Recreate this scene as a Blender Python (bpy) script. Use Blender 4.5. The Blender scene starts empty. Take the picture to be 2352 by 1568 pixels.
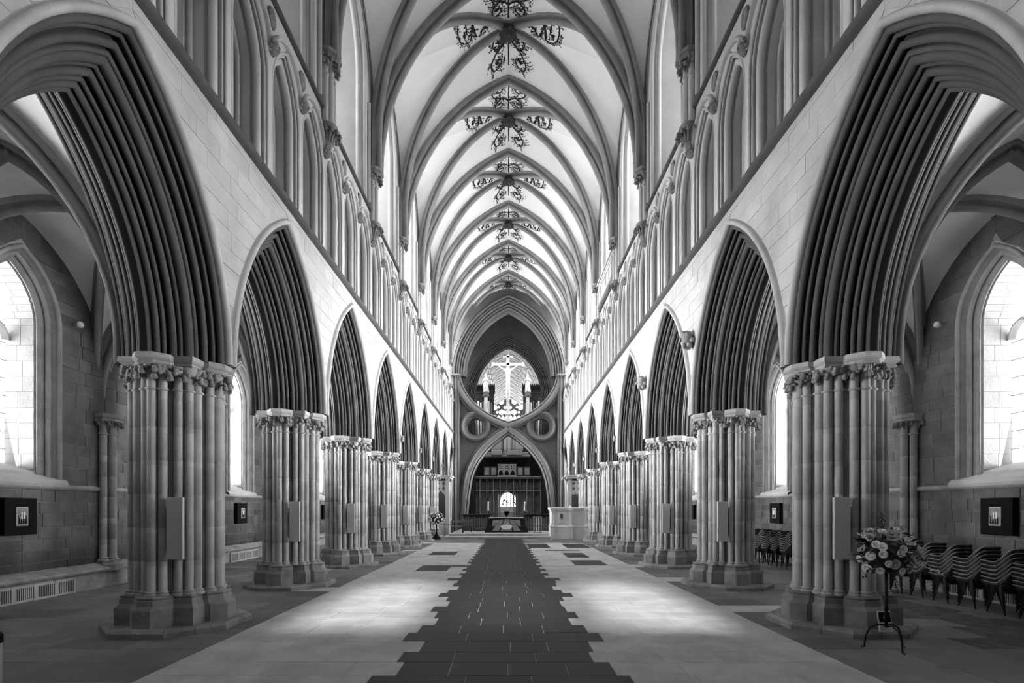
import bpy, bmesh, math, random
from mathutils import Vector, Matrix
from mathutils.bvhtree import BVHTree
PI = math.pi
SC = bpy.context.scene
COL = SC.collection
random.seed(7)

# ------------------------------------------------------------------ camera, light, exposure
H_EYE = 1.951
cam_d = bpy.data.cameras.new('camera')
cam = bpy.data.objects.new('camera', cam_d)
COL.objects.link(cam)
cam.location = (0, 0, H_EYE)
cam.rotation_euler = (PI / 2, 0, 0)
cam_d.sensor_width = 36.0
cam_d.lens = 1180.0 / 2352.0 * 36.0
cam_d.shift_x = 0.0034
cam_d.shift_y = 0.1637
cam_d.clip_start = 0.05
cam_d.clip_end = 300
SC.camera = cam
world = bpy.data.worlds.new('overcast_sky')
SC.world = world
world.use_nodes = True
world.node_tree.nodes['Background'].inputs[0].default_value = (1, 1, 1, 1)
world.node_tree.nodes['Background'].inputs[1].default_value = 1.0
SC.view_settings.view_transform = 'Standard'
SC.view_settings.look = 'None'
SC.view_settings.gamma = 1.0
SC.view_settings.use_curve_mapping = False
SC.view_settings.exposure = 0.42
sun_d = bpy.data.lights.new('floor_band_sun', 'SUN')
sun = bpy.data.objects.new('floor_band_sun', sun_d)
COL.objects.link(sun)
sun_d.energy = 4.0
sun_d.angle = math.radians(4.5)
sun.location = (0, -20, 30)
sun.rotation_euler = (math.radians(90 - 38), 0, 0)   # added to lay the bright floor band; from the west, along the nave, 38 degrees high
AISLE_POWER = 560.0     # overcast daylight outside each aisle window (area lights just beyond the glass)
AISLE_DAY = [0.15, 0.30, 0.42, 1.1, 1.2, 1.2, 1.2, 1.2, 1.2, 1.2]
CLER_POWER = 430.0
GLASS_CLER = 3.6
CLER_DAY = [0.01, 0.02, 0.05, 0.25, 0.6, 1.1, 1.4, 1.6, 1.7, 1.7]
GLASS_EAST = 6.0
def day_light(name, loc, rz, w, h, power, tilt=0.0, spread=55):
    d = bpy.data.lights.new(name, 'AREA'); d.shape = 'RECTANGLE'; d.size = w; d.size_y = h; d.energy = power; d.spread = math.radians(spread)
    o = bpy.data.objects.new(name, d); COL.objects.link(o); o.location = loc; o.rotation_euler = (PI/2 - math.radians(tilt), 0, rz)
    return o

# ------------------------------------------------------------------ main dimensions
B = 4.5            # bay length
W = 5.6            # pier axis from nave axis
ZA = 4.375         # arcade springing
NB = 9             # arches 0..8
def PY(i): return (i + 0.94) * B
WALLX = 10.4      # aisle wall face
SIDES = ((-1, 'left', 'north'), (1, 'right', 'south'))

# ------------------------------------------------------------------ materials
def mat(name, col, rough=0.85, var=0.25, scale=1.5, bump=0.25, bscale=18.0, island=0.0, course=0.0, spec=0.25, stain=None, emit=0.0, metal=0.0):
    m = bpy.data.materials.new(name); m.use_nodes = True
    nt = m.node_tree; N = nt.nodes; L = nt.links
    p = N['Principled BSDF']
    p.inputs['Roughness'].default_value = rough
    p.inputs['Specular IOR Level'].default_value = spec
    p.inputs['Metallic'].default_value = metal
    c = col if isinstance(col, tuple) else (col, col, col)
    if emit > 0:
        p.inputs['Base Color'].default_value = (0, 0, 0, 1)
        p.inputs['Emission Color'].default_value = (*c, 1)
        p.inputs['Emission Strength'].default_value = emit
        return m
    geo = N.new('ShaderNodeNewGeometry')
    def nm(op, a, b=None):
        n = N.new('ShaderNodeMath'); n.operation = op
        for i, v in enumerate((a, b)):
            if v is None: continue
            if isinstance(v, (int, float)): n.inputs[i].default_value = v
            else: L.new(v, n.inputs[i])
        return n.outputs[0]
    fac = None
    if var > 0:
        n1 = N.new('ShaderNodeTexNoise'); n1.inputs['Scale'].default_value = scale
        n1.inputs['Detail'].default_value = 5.0; n1.inputs['Roughness'].default_value = 0.62
        L.new(geo.outputs['Position'], n1.inputs['Vector'])
        fac = nm('ADD', nm('MULTIPLY', nm('SUBTRACT', n1.outputs['Fac'], 0.5), 3.2 * var), 1.0)
    else:
        fac = nm('ADD', 1.0, 0.0)
    if island > 0:
        fac = nm('MULTIPLY', fac, nm('ADD', nm('MULTIPLY', nm('SUBTRACT', geo.outputs['Random Per Island'], 0.5), 2 * island), 1.0))
        oi = N.new('ShaderNodeObjectInfo')
        fac = nm('MULTIPLY', fac, nm('ADD', nm('MULTIPLY', nm('SUBTRACT', oi.outputs['Random'], 0.5), 1.2 * island), 1.0))
    if course > 0:
        sx = N.new('ShaderNodeSeparateXYZ'); L.new(geo.outputs['Position'], sx.inputs[0])
        oi = N.new('ShaderNodeObjectInfo')
        wn = N.new('ShaderNodeTexWhiteNoise'); wn.noise_dimensions = '1D'
        L.new(nm('ADD', nm('FLOOR', nm('MULTIPLY', sx.outputs[2], 1.9)), nm('MULTIPLY', oi.outputs['Random'], 53.0)), wn.inputs['W'])
        fac = nm('MULTIPLY', fac, nm('ADD', nm('MULTIPLY', nm('SUBTRACT', wn.outputs['Value'], 0.5), 2 * course), 1.0))
    if stain:
        # (height, width, strength): old damp patch with a ragged upper edge
        sx = N.new('ShaderNodeSeparateXYZ'); L.new(geo.outputs['Position'], sx.inputs[0])
        n3 = N.new('ShaderNodeTexNoise'); n3.inputs['Scale'].default_value = 0.9; n3.inputs['Detail'].default_value = 6
        L.new(geo.outputs['Position'], n3.inputs['Vector'])
        hh = nm('ADD', sx.outputs[2], nm('MULTIPLY', nm('SUBTRACT', n3.outputs['Fac'], 0.5), 1.6))
        mr = N.new('ShaderNodeMapRange'); mr.inputs[1].default_value = stain[0] - stain[1]; mr.inputs[2].default_value = stain[0] + stain[1]
        mr.inputs[3].default_value = stain[2]; mr.inputs[4].default_value = 1.0
        L.new(hh, mr.inputs[0]); fac = nm('MULTIPLY', fac, mr.outputs[0])
    mx = N.new('ShaderNodeMix'); mx.data_type = 'RGBA'; mx.blend_type = 'MULTIPLY'
    mx.inputs[0].default_value = 1.0
    mx.inputs[6].default_value = (*c, 1)
    cb = N.new('ShaderNodeCombineColor')
    for k in range(3): L.new(fac, cb.inputs[k])
    L.new(cb.outputs[0], mx.inputs[7])
    L.new(mx.outputs[2], p.inputs['Base Color'])
    if bump > 0:
        n2 = N.new('ShaderNodeTexNoise'); n2.inputs['Scale'].default_value = bscale; n2.inputs['Detail'].default_value = 4
        L.new(geo.outputs['Position'], n2.inputs['Vector'])
        b = N.new('ShaderNodeBump'); b.inputs['Strength'].default_value = bump; b.inputs['Distance'].default_value = 0.02
        L.new(n2.outputs['Fac'], b.inputs['Height']); L.new(b.outputs[0], p.inputs['Normal'])
    return m
M = {}
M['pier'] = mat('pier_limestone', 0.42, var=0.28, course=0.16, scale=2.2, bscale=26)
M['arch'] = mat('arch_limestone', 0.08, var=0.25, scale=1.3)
M['boss'] = mat('dark_boss', 0.035, var=0.4, scale=8)  # one dark tone over the whole boss
M['carve'] = mat('carved_limestone', 0.24, var=0.3, scale=4)
M['base'] = mat('worn_base_stone', 0.25, var=0.5, scale=3.0, bump=0.5, bscale=14, island=0.2)
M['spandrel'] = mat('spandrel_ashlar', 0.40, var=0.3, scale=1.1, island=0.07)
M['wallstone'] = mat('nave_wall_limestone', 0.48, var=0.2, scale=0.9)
M['rib'] = mat('vault_rib_stone', 0.24, var=0.25, scale=1.5)
M['web'] = mat('vault_plaster', 0.70, var=0.10, scale=0.35, bump=0.1)
M['web_aisle'] = mat('aisle_vault_plaster', 0.82, var=0.12, scale=0.4, bump=0.1)
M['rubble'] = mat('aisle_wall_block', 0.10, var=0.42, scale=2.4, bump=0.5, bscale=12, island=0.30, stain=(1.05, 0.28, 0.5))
M['mortar'] = mat('aisle_mortar', 0.26, var=0.3, scale=3)
M['reveal'] = mat('reveal_stone', 0.36, var=0.2, scale=2, island=0.10)
M['joint'] = mat('pale_floor_joint', 0.62, var=0.2)
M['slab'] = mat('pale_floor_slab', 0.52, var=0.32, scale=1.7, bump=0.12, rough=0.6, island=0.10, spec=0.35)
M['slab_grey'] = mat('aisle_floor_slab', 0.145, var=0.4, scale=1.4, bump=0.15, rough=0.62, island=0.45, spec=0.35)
M['slab_dark'] = mat('dark_floor_slab', 0.020, var=0.22, scale=1.2, bump=0.06, rough=0.55, island=0.14, spec=0.35)
M['slab_worn'] = mat('worn_ledger_stone', 0.07, var=1.0, scale=3.5, bump=0.5, bscale=10, rough=0.7)
M['panel'] = mat('grey_panel', 0.5, var=0.03, bump=0)
M['black'] = mat('black_paint', 0.005, var=0.1, bump=0, rough=0.6, spec=0.08)
M['iron'] = mat('black_iron', 0.010, var=0.1, bump=0.1, rough=0.45)
M['shell'] = mat('dark_plastic', 0.012, var=0.08, bump=0.02, rough=0.4, spec=0.25)
M['edge_sheen'] = mat('pale_edge_sheen', 0.22, var=0.1, bump=0, rough=0.35, spec=0.5)  # sheen along the shell edges, put into a pale colour
M['radiator'] = mat('grey_enamel', 0.36, var=0.15, scale=3, bump=0.05, rough=0.5)
M['void'] = mat('dark_slot', 0.01, var=0, bump=0)
M['paint'] = mat('dark_scroll_paint', 0.016, var=0.1, bump=0)
M['pale'] = mat('pale_paint', 0.7, var=0.1, bump=0)
M['midgrey'] = mat('mid_grey_paint', 0.22, var=0.5, scale=12, bump=0)
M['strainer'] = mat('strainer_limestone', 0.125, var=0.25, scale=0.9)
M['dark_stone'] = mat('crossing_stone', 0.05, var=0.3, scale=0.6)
M['screen'] = mat('screen_stone', 0.10, var=0.4, scale=1.5)
M['screen_pale'] = mat('screen_pale_stone', 0.40, var=0.4, scale=1.5)
M['oak'] = mat('dark_oak', 0.028, var=0.4, scale=3, rough=0.5)
M['oak_mid'] = mat('mid_oak', 0.14, var=0.3, scale=3, rough=0.5)
M['gilt'] = mat('pale_metal_pipe', 0.62, var=0.1, bump=0, rough=0.4)
M['statue'] = mat('pale_statue', 0.5, var=0.1, bump=0.1)
M['pulpit'] = mat('pulpit_stone', 0.72, var=0.25, scale=1.6)
M['cloth'] = mat('black_frontal', 0.012, var=0.3, bump=0.1)
M['leaf'] = mat('dark_leaf', 0.035, var=0.4, scale=20, bump=0, rough=0.5)
M['petal'] = mat('pale_petal', 0.85, var=0.3, scale=25, bump=0, rough=0.7)
M['petal_mid'] = mat('mid_petal', 0.5, var=0.3, scale=25, bump=0, rough=0.7)
M['choirweb'] = mat('choir_vault_plaster', 0.36, var=0.1, bump=0)
M['choirrib'] = mat('choir_rib', 0.75, var=0.1, bump=0)
def clear_glass(name, emit):
    m = bpy.data.materials.new(name); m.use_nodes = True; N = m.node_tree.nodes; L = m.node_tree.links
    N.remove(N['Principled BSDF']); t = N.new('ShaderNodeBsdfTransparent'); t.inputs[0].default_value = (0.85, 0.85, 0.85, 1)
    e = N.new('ShaderNodeEmission'); e.inputs[1].default_value = emit; ad = N.new('ShaderNodeAddShader')
    L.new(t.outputs[0], ad.inputs[0]); L.new(e.outputs[0], ad.inputs[1]); L.new(ad.outputs[0], N['Material Output'].inputs[0]); return m
M['glass_aisle'] = clear_glass('hazy_leaded_glass', 2.0)
for k, d in enumerate(CLER_DAY): M['glass_cler_%d' % k] = clear_glass('hazy_clerestory_glass', GLASS_CLER*max(d, 0.06))
M['glass_cler'] = mat('lit_choir_glass', 1.0, emit=6.0)
M['glass_east'] = mat('lit_east_glass', 1.0, emit=GLASS_EAST)
M['glow_crossing'] = mat('crossing_fill_glow', 1.0, emit=3.5)  # glow of the unseen sheets added to light the crossing
M['lead'] = mat('glazing_lead', 0.03, var=0, bump=0)

# ------------------------------------------------------------------ mesh helpers
class MB:
    def __init__(s): s.v = []; s.f = []
    def add(s, vs, fs):
        o = len(s.v); s.v += [tuple(v) for v in vs]; s.f += [tuple(i + o for i in f) for f in fs]; return s
    def box(s, x0, x1, y0, y1, z0, z1):
        if x0 > x1: x0, x1 = x1, x0
        if y0 > y1: y0, y1 = y1, y0
        v = [(x0,y0,z0),(x1,y0,z0),(x1,y1,z0),(x0,y1,z0),(x0,y0,z1),(x1,y0,z1),(x1,y1,z1),(x0,y1,z1)]
        return s.add(v, [(0,3,2,1),(4,5,6,7),(0,1,5,4),(1,2,6,5),(2,3,7,6),(3,0,4,7)])
    def cbox(s, x0, x1, y0, y1, z0, z1, c=0.01):
        """box with its six faces inset: chamfered edges"""
        bm = bmesh.new(); bmesh.ops.create_cube(bm, size=1.0)
        for v in bm.verts: v.co = Vector(((x0+x1)/2 + v.co.x*abs(x1-x0), (y0+y1)/2 + v.co.y*abs(y1-y0), (z0+z1)/2 + v.co.z*abs(z1-z0)))
        bmesh.ops.bevel(bm, geom=bm.edges[:], offset=c, segments=1, affect='EDGES', profile=0.5)
        bm.verts.index_update()
        s.add([v.co[:] for v in bm.verts], [[v.index for v in f.verts] for f in bm.faces]); bm.free(); return s
    def loft(s, rings, closed=True, cap0=True, cap1=True):
        n = len(rings[0]); o = len(s.v)
        for r in rings: s.v += [tuple(p) for p in r]
        for k in range(len(rings) - 1):
            for i in range(n if closed else n - 1):
                j = (i + 1) % n
                s.f.append((o+k*n+i, o+k*n+j, o+(k+1)*n+j, o+(k+1)*n+i))
        if cap0 and closed: s.f.append(tuple(o + i for i in reversed(range(n))))
        if cap1 and closed: s.f.append(tuple(o + (len(rings)-1)*n + i for i in range(n)))
        return s
    def lathe(s, prof, seg=12, c=(0,0,0), a0=0.0, cap=True):
        rings = [[(c[0]+r*math.cos(a0+2*PI*i/seg), c[1]+r*math.sin(a0+2*PI*i/seg), c[2]+z) for i in range(seg)] for r, z in prof]
        return s.loft(rings, True, cap, cap)
    def tube(s, pts, rad, seg=6, cap=True):
        pts = [Vector(p) for p in pts]; n = len(pts)
        rad = rad if isinstance(rad, (list, tuple)) else [rad]*n
        rings = []; ref = None
        for i, p in enumerate(pts):
            t = (pts[min(i+1,n-1)] - pts[max(i-1,0)])
            t = t.normalized() if t.length > 1e-9 else Vector((0,0,1))
            if ref is None:
                ref = Vector((1,0,0)) if abs(t.x) < 0.8 else Vector((0,1,0))
            b = t.cross(ref)
            if b.length < 1e-6: b = t.cross(Vector((0,1,0.1)))
            b.normalize(); nn = b.cross(t); ref = nn
            rings.append([p + (nn*math.cos(2*PI*k/seg) + b*math.sin(2*PI*k/seg))*rad[i] for k in range(seg)])
        return s.loft(rings, True, cap, cap)
    def blob(s, c, r, sub=1, M4=None, jit=0.0):
        bm = bmesh.new(); bmesh.ops.create_icosphere(bm, subdivisions=sub, radius=1.0)
        vs = []
        for v in bm.verts:
            p = v.co * (1 + random.uniform(-jit, jit))
            p = Vector((p.x*r[0], p.y*r[1], p.z*r[2]))
            if M4: p = M4 @ p
            vs.append(p + Vector(c))
        bm.verts.index_update()
        s.add(vs, [[v.index for v in f.verts] for f in bm.faces]); bm.free(); return s
    def strip(s, prof_pts_list, closed=False):
        return s.loft(prof_pts_list, closed, False, False)
    def data(s, name, m=None, smooth=False, angle=None):
        me = bpy.data.meshes.new(name); me.from_pydata(s.v, [], s.f)
        me.validate(); 
        if m: me.materials.append(M[m] if isinstance(m, str) else m)
        if smooth:
            me.polygons.foreach_set('use_smooth', [True]*len(me.polygons))
            if angle: me.set_sharp_from_angle(angle=math.radians(angle))
        me.update(); return me
    def xf(s, f): s.v = [tuple(f(*v)) for v in s.v]; return s

def fixn(me):
    bm = bmesh.new(); bm.from_mesh(me); bmesh.ops.recalc_face_normals(bm, faces=bm.faces[:]); bm.to_mesh(me); bm.free(); return me
def link(name, me, parent=None, loc=(0,0,0), rz=0.0, **props):
    o = bpy.data.objects.new(name, me); COL.objects.link(o)
    o.location = loc
    if rz: o.rotation_euler = (0, 0, rz)
    if parent is not None: o.parent = parent
    for k, v in props.items(): o[k] = v
    return o
def thing(name, label, cat, loc=(0,0,0), rz=0.0, group=None, me=None):
    o = link(name, me, None, loc, rz, label=label, category=cat)
    if group: o['group'] = group
    return o
def struct(name, me=None, **kw): return link(name, me, None, kind='structure', **kw)
def plate(loops, t, name, m, axis='xz'):
    """flat plate with holes: loops of 2-D points, filled and given thickness t"""
    cu = bpy.data.curves.new(name, 'CURVE'); cu.dimensions = '2D'; cu.fill_mode = 'BOTH'; cu.extrude = t/2
    for lp in loops:
        sp = cu.splines.new('POLY'); sp.points.add(len(lp)-1)
        for i, p in enumerate(lp): sp.points[i].co = (p[0], p[1], 0, 1)
        sp.use_cyclic_u = True
    o = bpy.data.objects.new(name, cu); COL.objects.link(o)
    dg = bpy.context.evaluated_depsgraph_get()
    me = bpy.data.meshes.new_from_object(o.evaluated_get(dg)); me.name = name
    bpy.data.objects.remove(o); bpy.data.curves.remove(cu)
    for v in me.vertices:
        a, b, c = v.co
        v.co = (a, c, b) if axis == 'xz' else (c, a, b)
    me.materials.clear(); me.materials.append(M[m]); fixn(me); me.update(); return me
def skin_mesh(name, verts, edges, radii, m, sub=2):
    me = bpy.data.meshes.new(name); me.from_pydata(verts, edges, [])
    o = bpy.data.objects.new(name, me); COL.objects.link(o)
    md = o.modifiers.new('skin', 'SKIN')
    lay = me.skin_vertices[0] if me.skin_vertices else None
    if lay is None:
        me.attributes  # make sure the layer exists
        bm = bmesh.new(); bm.from_mesh(me); bm.verts.layers.skin.verify(); bm.to_mesh(me); bm.free(); lay = me.skin_vertices[0]
    for i, r in enumerate(radii): lay.data[i].radius = (r, r) if not isinstance(r, tuple) else r; lay.data[i].use_root = (i == 0)
    sd = o.modifiers.new('sub', 'SUBSURF'); sd.levels = sub; sd.render_levels = sub
    dg = bpy.context.evaluated_depsgraph_get()
    out = bpy.data.meshes.new_from_object(o.evaluated_get(dg)); out.name = name
    bpy.data.objects.remove(o)
    out.materials.clear(); out.materials.append(M[m])
    out.polygons.foreach_set('use_smooth', [True]*len(out.polygons)); return out

def pointed(s, h):
    """two-centred arch of half span s and rise h: radius, centre offset"""
    R = (s*s + h*h) / (2*s); return R, s - R
def arch_hw(R, yc, zs, z):
    """half width of the arch at height z"""
    if z <= zs: return yc + R
    d = R*R - (z-zs)**2
    return max(0.0, yc + math.sqrt(d)) if d > 0 else 0.0
def arch_path(R, yc, zs, n=20, z0=None):
    tm = math.acos(max(-1, min(1, -yc/R)))
    pts = [(yc + R*math.cos(tm*k/n), zs + R*math.sin(tm*k/n)) for k in range(n+1)]
    pts[-1] = (0.0, pts[-1][1])
    if z0 is not None: pts = [(yc+R, z0)] + pts
    return pts
def full_path(R, yc, zs, n=20, z0=None):
    p = arch_path(R, yc, zs, n, z0)
    return p + [(-a, z) for a, z in reversed(p[:-1])]
def sweep_arch(mb, prof, R0, yc, zs, n=20, z0=None):
    """profile of (u, v): u out from the wall, v inset from the reference curve"""
    cols = []
    for u, v in prof:
        cols.append([(u, y, z) for y, z in full_path(R0 - v, yc, zs, n, z0)])
    mb.loft(cols, False); return mb
def roll_profile(rolls, depth=0.07, na=7, half=125):
    """list of lists of profile points per roll, joined by hollows"""
    out = []
    for i, (u, v, r) in enumerate(rolls):
        pts = []
        for k in range(na):
            a = math.radians(45 - half + 2*half*k/(na-1))
            pts.append((u + r*math.cos(a), v + r*math.sin(a)))
        out.append(pts)
    hol = []
    for i in range(len(rolls)-1):
        mu = (rolls[i][0]+rolls[i+1][0])/2; mv = (rolls[i][1]+rolls[i+1][1])/2
        hol.append((mu - depth*0.7, mv - depth*0.7))
    return out, hol

# ------------------------------------------------------------------ clustered pier (shared part meshes)
QUART = [(0.126, 0.86), (0.30, 0.685), (0.30, 0.60), (0.60, 0.60), (0.60, 0.30), (0.685, 0.30), (0.86, 0.126)]
def outline(k=1.0, q=QUART):
    out = []
    for r in range(4):
        for x, y in q:
            for _ in range(r): x, y = y, -x
            out.append((x*k, y*k))
    return out
def ring(k, z, q=QUART): return [(x, y, z) for x, y in outline(k, q)]
CORE = [(0.20, 0.60), (0.235, 0.52), (0.235, 0.47), (0.42, 0.42), (0.47, 0.235), (0.52, 0.235), (0.60, 0.20)]
def pier_parts():
    P = []
    octa = [(0.42,1.03),(1.03,0.42),(1.03,-0.42),(0.42,-1.03),(-0.42,-1.03),(-1.03,-0.42),(-1.03,0.42),(-0.42,1.03)]
    for i in range(8):
        a, b = octa[i], octa[(i+1) % 8]
        for h in range(2):
            p = (a[0]+(b[0]-a[0])*h/2, a[1]+(b[1]-a[1])*h/2); q = (a[0]+(b[0]-a[0])*(h+1)/2, a[1]+(b[1]-a[1])*(h+1)/2)
            g = 0.004; d = Vector((q[0]-p[0], q[1]-p[1])).normalized()*g
            p = (p[0]+d.x, p[1]+d.y); q = (q[0]-d.x, q[1]-d.y)
            mb = MB()
            rr = []
            for k, z in ((1.0, 0.0), (1.0, 0.075), (0.955, 0.118)):
                rr.append([(p[0]*k, p[1]*k, z), (q[0]*k, q[1]*k, z), (q[0]*0.45, q[1]*0.45, z), (p[0]*0.45, p[1]*0.45, z)])
            mb.loft(rr); P.append(('platform_stone', fixn(mb.data('platform_stone', 'base'))))
    mb = MB(); mb.loft([ring(1.045, 0.10), ring(1.045, 0.385), ring(1.03, 0.40), ring(0.965, 0.45)])
    P.append(('lower_base', fixn(mb.data('lower_base', 'base'))))
    mb = MB(); mb.loft([ring(0.965, 0.45), ring(0.965, 0.53), ring(0.93, 0.542), ring(0.955, 0.555), ring(0.955, 0.575), ring(0.91, 0.59)])
    P.append(('upper_base', fixn(mb.data('upper_base', 'base'))))
    mb = MB(); mb.loft([ring(0.9, 0.58, CORE), ring(0.9, 4.25, CORE)])
    P.append(('core', fixn(mb.data('core', 'pier'))))
    # one shaft mesh with joints, base ring and neck ring
    r = 0.066
    pr = [(0.095, 0.57), (0.108, 0.595), (0.10, 0.615), (0.078, 0.622), (0.09, 0.635), (0.088, 0.65), (0.07, 0.66), (r, 0.67)]
    z = 1.13
    while z < 3.7:
        pr += [(r, z-0.006), (r-0.005, z), (r, z+0.006)]; z += 0.53
    pr += [(r, 3.82), (0.086, 3.828), (0.092, 3.842), (0.086, 3.856), (r, 3.864), (r, 4.0), (0.09, 4.12), (0.13, 4.20)]
    sh = MB().lathe(pr, 12).data('shaft', 'pier', True, 50)
    spots = []
    for k in range(4):
        a = -k*PI/2
        for x, y in ((0, 0.665), (-0.135, 0.605), (0.135, 0.605), (0.455, 0.455), (0.325, 0.515), (0.515, 0.325)):
            spots.append((x*math.cos(a)-y*math.sin(a), x*math.sin(a)+y*math.cos(a)))
    for x, y in spots: P.append(('shaft', sh, (x, y, 0)))
    mb = MB(); mb.loft([ring(0.80, 4.10), ring(0.90, 4.195), ring(0.94, 4.205), ring(0.965, 4.225), ring(0.94, 4.245), ring(0.93, 4.26), ring(0.985, 4.285), ring(0.985, 4.295), ring(1.0, 4.30), ring(1.0, 4.335), ring(0.992, 4.34), ring(0.992, ZA)])
    P.append(('abacus', fixn(mb.data('abacus', 'pier'))))
    return P
def stiff_leaf(mb, p, n, side, h, reach, tw):
    """one curled stiff-leaf: stem rising from p, bending outwards along n and curling over"""
    n = Vector((n[0], n[1], 0)).normalized(); t = Vector((-n.y, n.x, 0)); p = Vector(p)
    path = []; rad = []
    for k in range(8):
        s = k/7
        if s < 0.5:
            q = s/0.5; rr = 0.02 + reach*0.45*q*q; zz = h*0.9*q
        else:
            a = (s-0.5)/0.5*PI*1.15
            rr = 0.02 + reach*0.45 + reach*0.42*(1-math.cos(a))*0.7; zz = h*0.9 + 0.055*math.sin(a)
        path.append(p + n*rr + t*(side*tw*s) + Vector((0,0,zz))); rad.append(0.016 + 0.022*s)
    mb.tube(path, rad, 6)
    e = path[-1]
    mb.blob(e, (0.052, 0.052, 0.046), 1, None, 0.18)
    for sg in (-1, 1):
        mb.blob(path[5] + t*sg*0.06 + n*0.01, (0.038, 0.038, 0.034), 1, None, 0.2)
        mb.blob(path[4] + t*sg*0.045 + Vector((0,0,0.02)), (0.03, 0.03, 0.03), 1, None, 0.2)
def capital_leaves(seed):
    random.seed(seed); groups = [MB() for _ in range(8)]
    ol = outline(0.78)
    per = []
    for i in range(len(ol)):
        a, b = Vector(ol[i]), Vector(ol[(i+1) % len(ol)])
        L = (b-a).length
        if L < 0.08: continue
        k = max(1, round(L/0.125))
        for j in range(k):
            m = a + (b-a)*((j+0.5)/k); d = (b-a).normalized(); per.append((m, Vector((-d.y, d.x))))
    for m, n in per:
        if n.dot(m) < 0: n = -n
        nn = (n + m.normalized()*0.6).normalized()
        g = int(((math.atan2(m.y, m.x) + PI/8) % (2*PI)) / (PI/4)) % 8
        for lay in range(2):
            stiff_leaf(groups[g], (m.x*(0.9), m.y*(0.9), 3.90+0.03*random.random()), (nn.x+random.uniform(-.3,.3), nn.y+random.uniform(-.3,.3)),
                       random.choice((-1, 1)), (0.13, 0.235)[lay] + random.uniform(-0.02, 0.03), (0.17, 0.20)[lay] + random.uniform(-0.03, 0.03), random.uniform(0.0, 0.09))
    return [g.data('carved_leaves', 'carve', True) for g in groups]
PIER_PARTS = pier_parts()
LEAF_SETS = [capital_leaves(s) for s in (3, 5, 8)]
random.seed(11)
ORD = ['first', 'second', 'third', 'fourth', 'fifth', 'sixth', 'seventh', 'eighth', 'ninth', 'tenth', 'eleventh']
def build_pier(i, s):
    side = 'left' if s < 0 else 'right'
    if i == 0: lab = f'clustered stone pier of the {side} arcade beside the camera, cut off by the frame'
    elif i == 1: lab = f'nearest whole clustered stone pier of the {side} arcade, with a carved leafy capital'
    else: lab = f'clustered stone pier with leafy capital, {ORD[i-1]} from the front in the {side} arcade'
    t = thing('stone_pier', lab, 'pier', (s*W, PY(i), 0), PI if s > 0 else 0, 'clustered piers of the nave arcades')
    for p in PIER_PARTS:
        o = link(p[0], p[1], t, p[2] if len(p) > 2 else (0,0,0))
    for g in LEAF_SETS[(i*2 + (s > 0)) % 3]: link('carved_leaves', g, o)      # o is the abacus, the last part
    return t

# ------------------------------------------------------------------ arcade arch
HOOD_S, HOOD_RISE = 2.2, 8.10 - ZA
AR, AC = pointed(HOOD_S, HOOD_RISE); AR += 0.05      # reference radius at v = 0 (half span 2.25)
def arcade_parts():
    rolls = [(0.80,0.15,0.052),(0.70,0.20,0.032),(0.62,0.31,0.050),(0.535,0.40,0.036),(0.46,0.46,0.070),(0.37,0.52,0.036),(0.30,0.60,0.050),(0.20,0.665,0.034),(0.12,0.72,0.046)]
    cen = (0.0, 0.745, 0.065)
    P = []
    hood = [(0.855, 0.0)] + [(0.875+0.075*math.cos(a), 0.065+0.055*math.sin(a)) for a in [math.radians(-100+ k*28) for k in range(9)]] + [(0.85, 0.10)]
    P.append(('hood_mould', sweep_arch(MB(), hood, AR, AC, ZA).data('hood_mould', 'spandrel', True, 60)))
    arcs, hol = roll_profile(rolls + [cen], 0.20, 8, 140)
    end = [(a[:], h) for a, h in zip(arcs, hol + [None])]
    def prof(ids, first, last, sg):
        pts = [first]
        for k in ids:
            pts += arcs[k]
            if k < ids[-1]: pts.append(hol[k])
        pts.append(last)
        return [(sg*u, v) for u, v in pts]
    for sg in (1, -1):
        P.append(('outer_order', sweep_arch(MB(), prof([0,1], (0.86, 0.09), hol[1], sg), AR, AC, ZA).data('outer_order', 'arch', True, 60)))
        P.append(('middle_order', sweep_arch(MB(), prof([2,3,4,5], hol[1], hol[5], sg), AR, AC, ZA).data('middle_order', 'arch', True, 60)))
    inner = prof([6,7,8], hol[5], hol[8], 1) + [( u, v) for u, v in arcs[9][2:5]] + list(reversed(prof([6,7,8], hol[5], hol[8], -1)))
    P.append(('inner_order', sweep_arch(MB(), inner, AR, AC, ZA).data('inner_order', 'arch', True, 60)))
    return P
ARCH_PARTS = arcade_parts()
def label_stop_mesh():
    mb = MB()
    mb.blob((0.02,0,0), (0.10,0.09,0.15), 2, None, 0.06)
    mb.blob((0.12,0,0.0), (0.03,0.025,0.04), 1); 
    for k in range(9):
        a = k*0.7; mb.blob((0.03+0.05*math.cos(a*2.1), 0.09*math.sin(a), 0.10*math.cos(a*1.3)), (0.045,0.045,0.045), 1, None, 0.2)
    return mb.data('label_stop', 'carve', True)
STOP = label_stop_mesh()
def build_arch(i, s):
    side = 'left' if s < 0 else 'right'
    if i == 0: lab = f'huge dark moulded pointed arch at the near end of the {side} arcade'
    else: lab = f'moulded pointed stone arch, {ORD[i]} from the front in the {side} arcade'
    t = thing('arcade_arch', lab, 'arch', (s*W, PY(i)+B/2, 0), PI if s > 0 else 0, 'moulded arches of the nave arcades')
    hood = [link(n, me, t) for n, me in ARCH_PARTS][0]
    z = None
    if i >= 3: z = 5.0
    if s > 0 and i in (1, 2): z = 6.3
    if z:
        if i < 8:
            o = link('label_stop', STOP, hood, (0.97, 2.25 if s < 0 else -2.25, z))
            if z > 6: o.scale = (1.7, 1.7, 1.7)
    return t

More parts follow.
